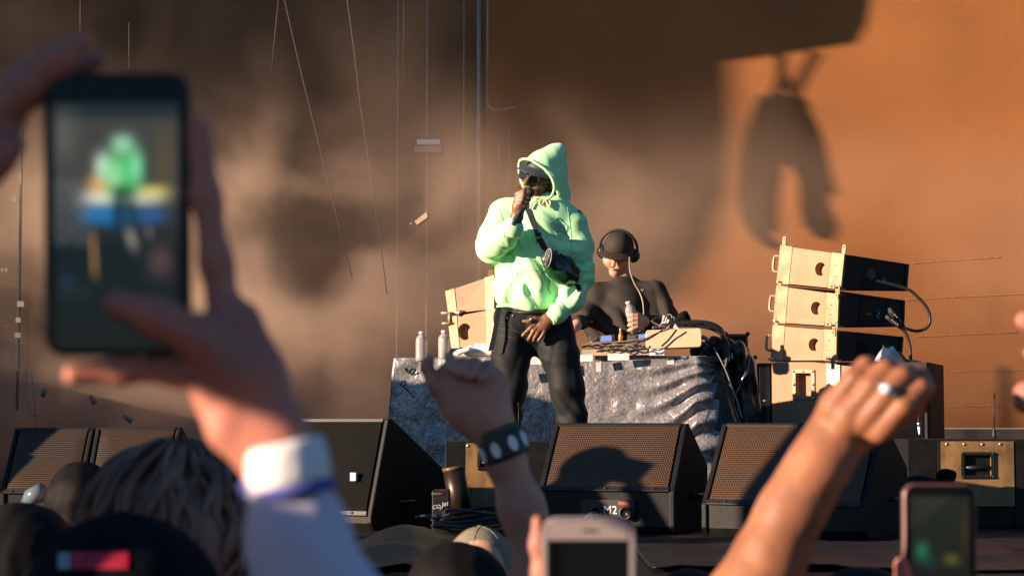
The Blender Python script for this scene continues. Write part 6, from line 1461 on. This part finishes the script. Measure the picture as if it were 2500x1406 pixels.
# ================================================================== STAGE FRONT: TARPAULINS, COILED CABLE
m_tarp = M('dark_teal_tarpaulin', (.005, .009, .011), .5, var=.05, scale=3, bump=.001, bscale=20, spec=.3)
def tarp(label, x0, x1, y0, y1, base, hfun, n=110, m=60):
    X = np.linspace(x0, x1, n); Yy = np.linspace(y0, y1, m); XX, YY = np.meshgrid(X, Yy); P = np.stack([XX, YY, np.zeros_like(XX)], -1).astype(np.float32)
    Z = np.maximum(base+hfun(XX, YY, P), .006); V = np.stack([XX, YY, Z], -1).reshape(-1, 3)
    i = np.arange(m-1)[:, None]*n+np.arange(n-1)[None]; Q = np.stack([i, i+1, i+n+1, i+n], -1).reshape(-1, 4)
    o = tag(link_mesh('tarpaulin', V, Q, m_tarp), label, 'tarpaulin'); md = o.modifiers.new('t', 'SOLIDIFY'); md.thickness = .004; return o
rid = lambda P, f, s=0.: (1-np.abs(vnoise(P, f, s)))**3
tarp('dark teal tarpaulin heaped at the stage front left of the bracelet arm', at(880, 1300, 6.6).x, at(1240, 1300, 6.6).x, 5.75, 7.2, .0, lambda x, y, P: .09*np.exp(-((x-at(985, 1300, 6.6).x)/.16)**2-((y-6.6)/.45)**2)+.03*rid(P, 2.2)*np.exp(-((x-at(1000, 1300, 6.6).x)/.3)**2)+.005*rid(P, 5., 3.))
tarp('dark teal tarpaulin lying flat in creases along the front of the right monitors', at(1560, 1300, 6.4).x, at(2520, 1300, 6.4).x, 5.75, 7.05, .0, lambda x, y, P: .035*rid(P, 1.7, 5.)*np.clip((7.05-y)/.3, 0, 1)+.008*rid(P, 5., 9.))
for k, (px, py, rr, n_) in enumerate(((1150, 1288, .16, 7), (1395, 1300, .13, 4))):
    c0 = atz(px, py, .02); t = thing('coiled_cable', ['coil of black cable on the stage left of the bracelet arm', 'small coil of black cable before the middle monitor'][k], 'cable coil', c0)
    rnd = random.Random(k)
    for q in range(n_):
        r_ = rr*(1-.05*q+rnd.uniform(-.05, .05)); ox, oy = rnd.uniform(-.02, .02), rnd.uniform(-.03, .03)
        MB().tube([c0+Vector((ox+r_*math.cos(a), oy+r_*1.3*math.sin(a), .008+.010*q+.01*math.sin(a*2+q))) for a in [2*PI*i/40 for i in range(40)]], .006, 6, closed=True).build('cable_turn', m_cable, t)
a = atz(1180, 1276, .03); tag(MB().tube([a, a+Vector((.002, 0, .05))], .008).build('cable_connector', M('pale_blue_sleeve', (.25, .35, .42), .5)), 'pale blue cable sleeve standing in the coil by the bracelet arm', 'connector')
tcx = spline([atz(930, 1268, .01), atz(1000, 1272, .012), atz(1080, 1268, .012), atz(1160, 1274, .012), atz(1230, 1266, .012), atz(1330, 1276, .012)], 8)
tag(MB().tube(tcx, .008).build('cable', m_cable), 'black cable running along the stage in front of the handwritten box', 'cable')
# plug and socket cable of the centre monitor
tag(MB().tube([at(1430, 1268, 7.75), at(1452, 1254, 7.78)], [.016, .014]).build('cable_connector', m_steel), 'silver plug in the front socket of the centre monitor', 'connector')
# ================================================================== DEEP STAGE: TRUSS POLES, CABLES, LAMPS
YQ = 14.6
m_pole = M('dull_aluminium', (.34, .26, .20), .6, metal=.1, var=.2)
def pole(label, px, py0, py1, Y, r, cat='pole', extra=None):
    a, b_ = at(px, py0, Y), at(px, py1, Y); a.x = b_.x; t = thing('pole', label, cat, (b_.x, Y, b_.z)); MB().cyl(b_, a, r, n=14).build('tube', m_pole, t); return t
pole('thickest vertical metal pole behind the performer\'s left', 1168, -60, 1075, 15.5, .016)
t = pole('vertical pipe beside the thickest pole, bent outwards at its lower end', 1190, -60, 245, 15.5, .009)
MB().tube(spline(pxs([(1190, 246), (1191, 256), (1200, 266), (1215, 270), (1262, 262)], 15.5), 6), .010).build('bent_arm', m_pole, t)
for (px, y0, y1, r, q) in ((1040, -60, 1060, .006, 'behind the lamp'), (968, -60, 1060, .005, 'left of the lamp'), (1132, -60, 560, .004, 'between the lamp and the thick pole'), (1218, 320, 480, .006, 'short one directly left of the hood'), (1243, 315, 480, .005, 'short one touching the hood outline'), (985, -60, 200, .004, 'short, at the top edge over the lamp')):
    pole('thin vertical pole, %s' % q, px, y0, y1, 15.6, r*1.2)
for k, (pts, q) in enumerate((([(690, -20), (715, 90), (738, 190), (768, 310), (800, 440), (830, 560), (860, 680)], 'nearer the phone'), ([(845, -20), (865, 130), (880, 260), (900, 390), (925, 560), (935, 640), (945, 720)], 'in the middle of the smoke'), ([(682, -20), (672, 80), (662, 180)], 'short and crossing at the top'), ([(196, -20), (196, 120)], 'at the top left'), ([(315, 55), (315, 170)], 'just above the phone'))):
    tag(MB().tube(pxs(pts, 13.0), .003, 8).build('hanging_cable', M('dusty_cable', (.06, .045, .038), .7)), 'slack cable hanging in the smoke, %s' % q, 'cable')
# lamp hanging on the pole
t = thing('stage_lamp', 'small rectangular stage lamp on a pole in the smoke', 'lamp', at(1045, 372, 15.5)); a, b_ = at(1008, 334, 15.5), at(1081, 374, 15.5)
MB().box((a.x, 15.5, b_.z), (b_.x, 15.64, a.z)).build('housing', m_dkst, t, bevel=.006); a, b_ = at(1018, 341, 15.49), at(1074, 353, 15.49); MB().box((a.x, 15.49, b_.z), (b_.x, 15.497, a.z)).build('glass_front', M('pale_lamp_glass', (.75, .7, .62), .3), t); a, b_ = at(1012, 357, 15.49), at(1077, 371, 15.49); MB().box((a.x, 15.49, b_.z), (b_.x, 15.497, a.z)).build('lower_flap', m_pole, t)
t = thing('clamp', 'sunlit metal clamp catching light in the smoke left of the performer', 'clamp', at(1028, 540, 13)); MB().prism(pxs([(1012, 540), (1042, 517), (1044, 531), (1018, 549)], 13.0), (.01, .05, 0)).build('plate', M('sunlit_steel', (.6, .45, .3), .5), t); MB().ball(at(1004, 547, 13), .009, 8).build('bolt', m_tan, t)
# equipment racks standing in the smoke at the far left
m_rack = M('dark_red_rack', (.09, .03, .03), .6); m_rk2 = M('dark_blue_rack', (.02, .03, .045), .6); m_led = M('pale_panel', (.22, .2, .18), .5)
for k, (x0, x1, y0, q) in enumerate(((-60, 45, 700, 'dark blue equipment rack at the far left edge'), (50, 118, 930, 'dark red equipment rack next to the blue one'), (122, 230, 985, 'low dark blue equipment rack below the phone'))):
    a, b_ = at(x0, y0, 15.8), at(x1, y0, 15.8); t = thing('equipment_rack', q, 'rack', ((a.x+b_.x)/2, 15.9, 0)); MB().box((a.x, 15.8, 0), (b_.x, 16.2, a.z)).build('housing', [m_rk2, m_rack, m_rk2][k], t, bevel=.006)
    rnd = random.Random(k)
    for j in range(4): zz = a.z*(.2+.2*j); MB().box((a.x+.03, 15.79, zz), (b_.x-.03, 15.799, zz+.05)).build('unit_panel', m_dkst, t)
    for j in range(3): xx = rnd.uniform(a.x+.03, b_.x-.05); zz = rnd.uniform(.3*a.z, .95*a.z); MB().box((xx, 15.785, zz), (xx+.018, 15.789, zz+.012)).build('indicator', m_led, t)
t = thing('lamp_bar', 'dark vertical bar with small pale lamps at the far left edge', 'lamp bar', at(50, 900, 12.8)); a, b_ = at(38, 1000, 12.8), at(56, 180, 12.8); MB().box((a.x, 12.8, a.z), (b_.x, 12.84, b_.z)).build('rail', m_rk2, t)
for (px, py, w_, h_) in ((42, 735, 16, 14), (38, 775, 12, 12), (36, 812, 14, 12), (28, 480, 12, 14), (12, 655, 6, 8), (2, 655, 6, 8), (48, 420, 3, 30)):
    a, b_ = at(px, py, 12.78), at(px+w_, py+h_, 12.78); MB().box((a.x, 12.78, b_.z), (b_.x, 12.79, a.z)).build('small_lamp', m_led, t)
tag(MB().tube(spline(pxs([(65, 900), (64, 960), (72, 1005), (85, 1010), (82, 950), (76, 905)], 12.1), 6), .004).build('cable_loop', m_grey), 'thin grey cable loop hanging in front of the racks at the left', 'cable')
for (p0, p1, q) in (((220, 965), (232, 985), 'upper'), ((303, 1015), (322, 1028), 'right, pinkish'), ((104, 968), (110, 950), 'left, slanting')):
    tag(MB().tube([at(*p0, 12.1), at(*p1, 12.1)], [.012, .018]).build('cable_connector', m_led), 'small pale connector hanging in the blue smoke, the %s one' % q, 'connector')
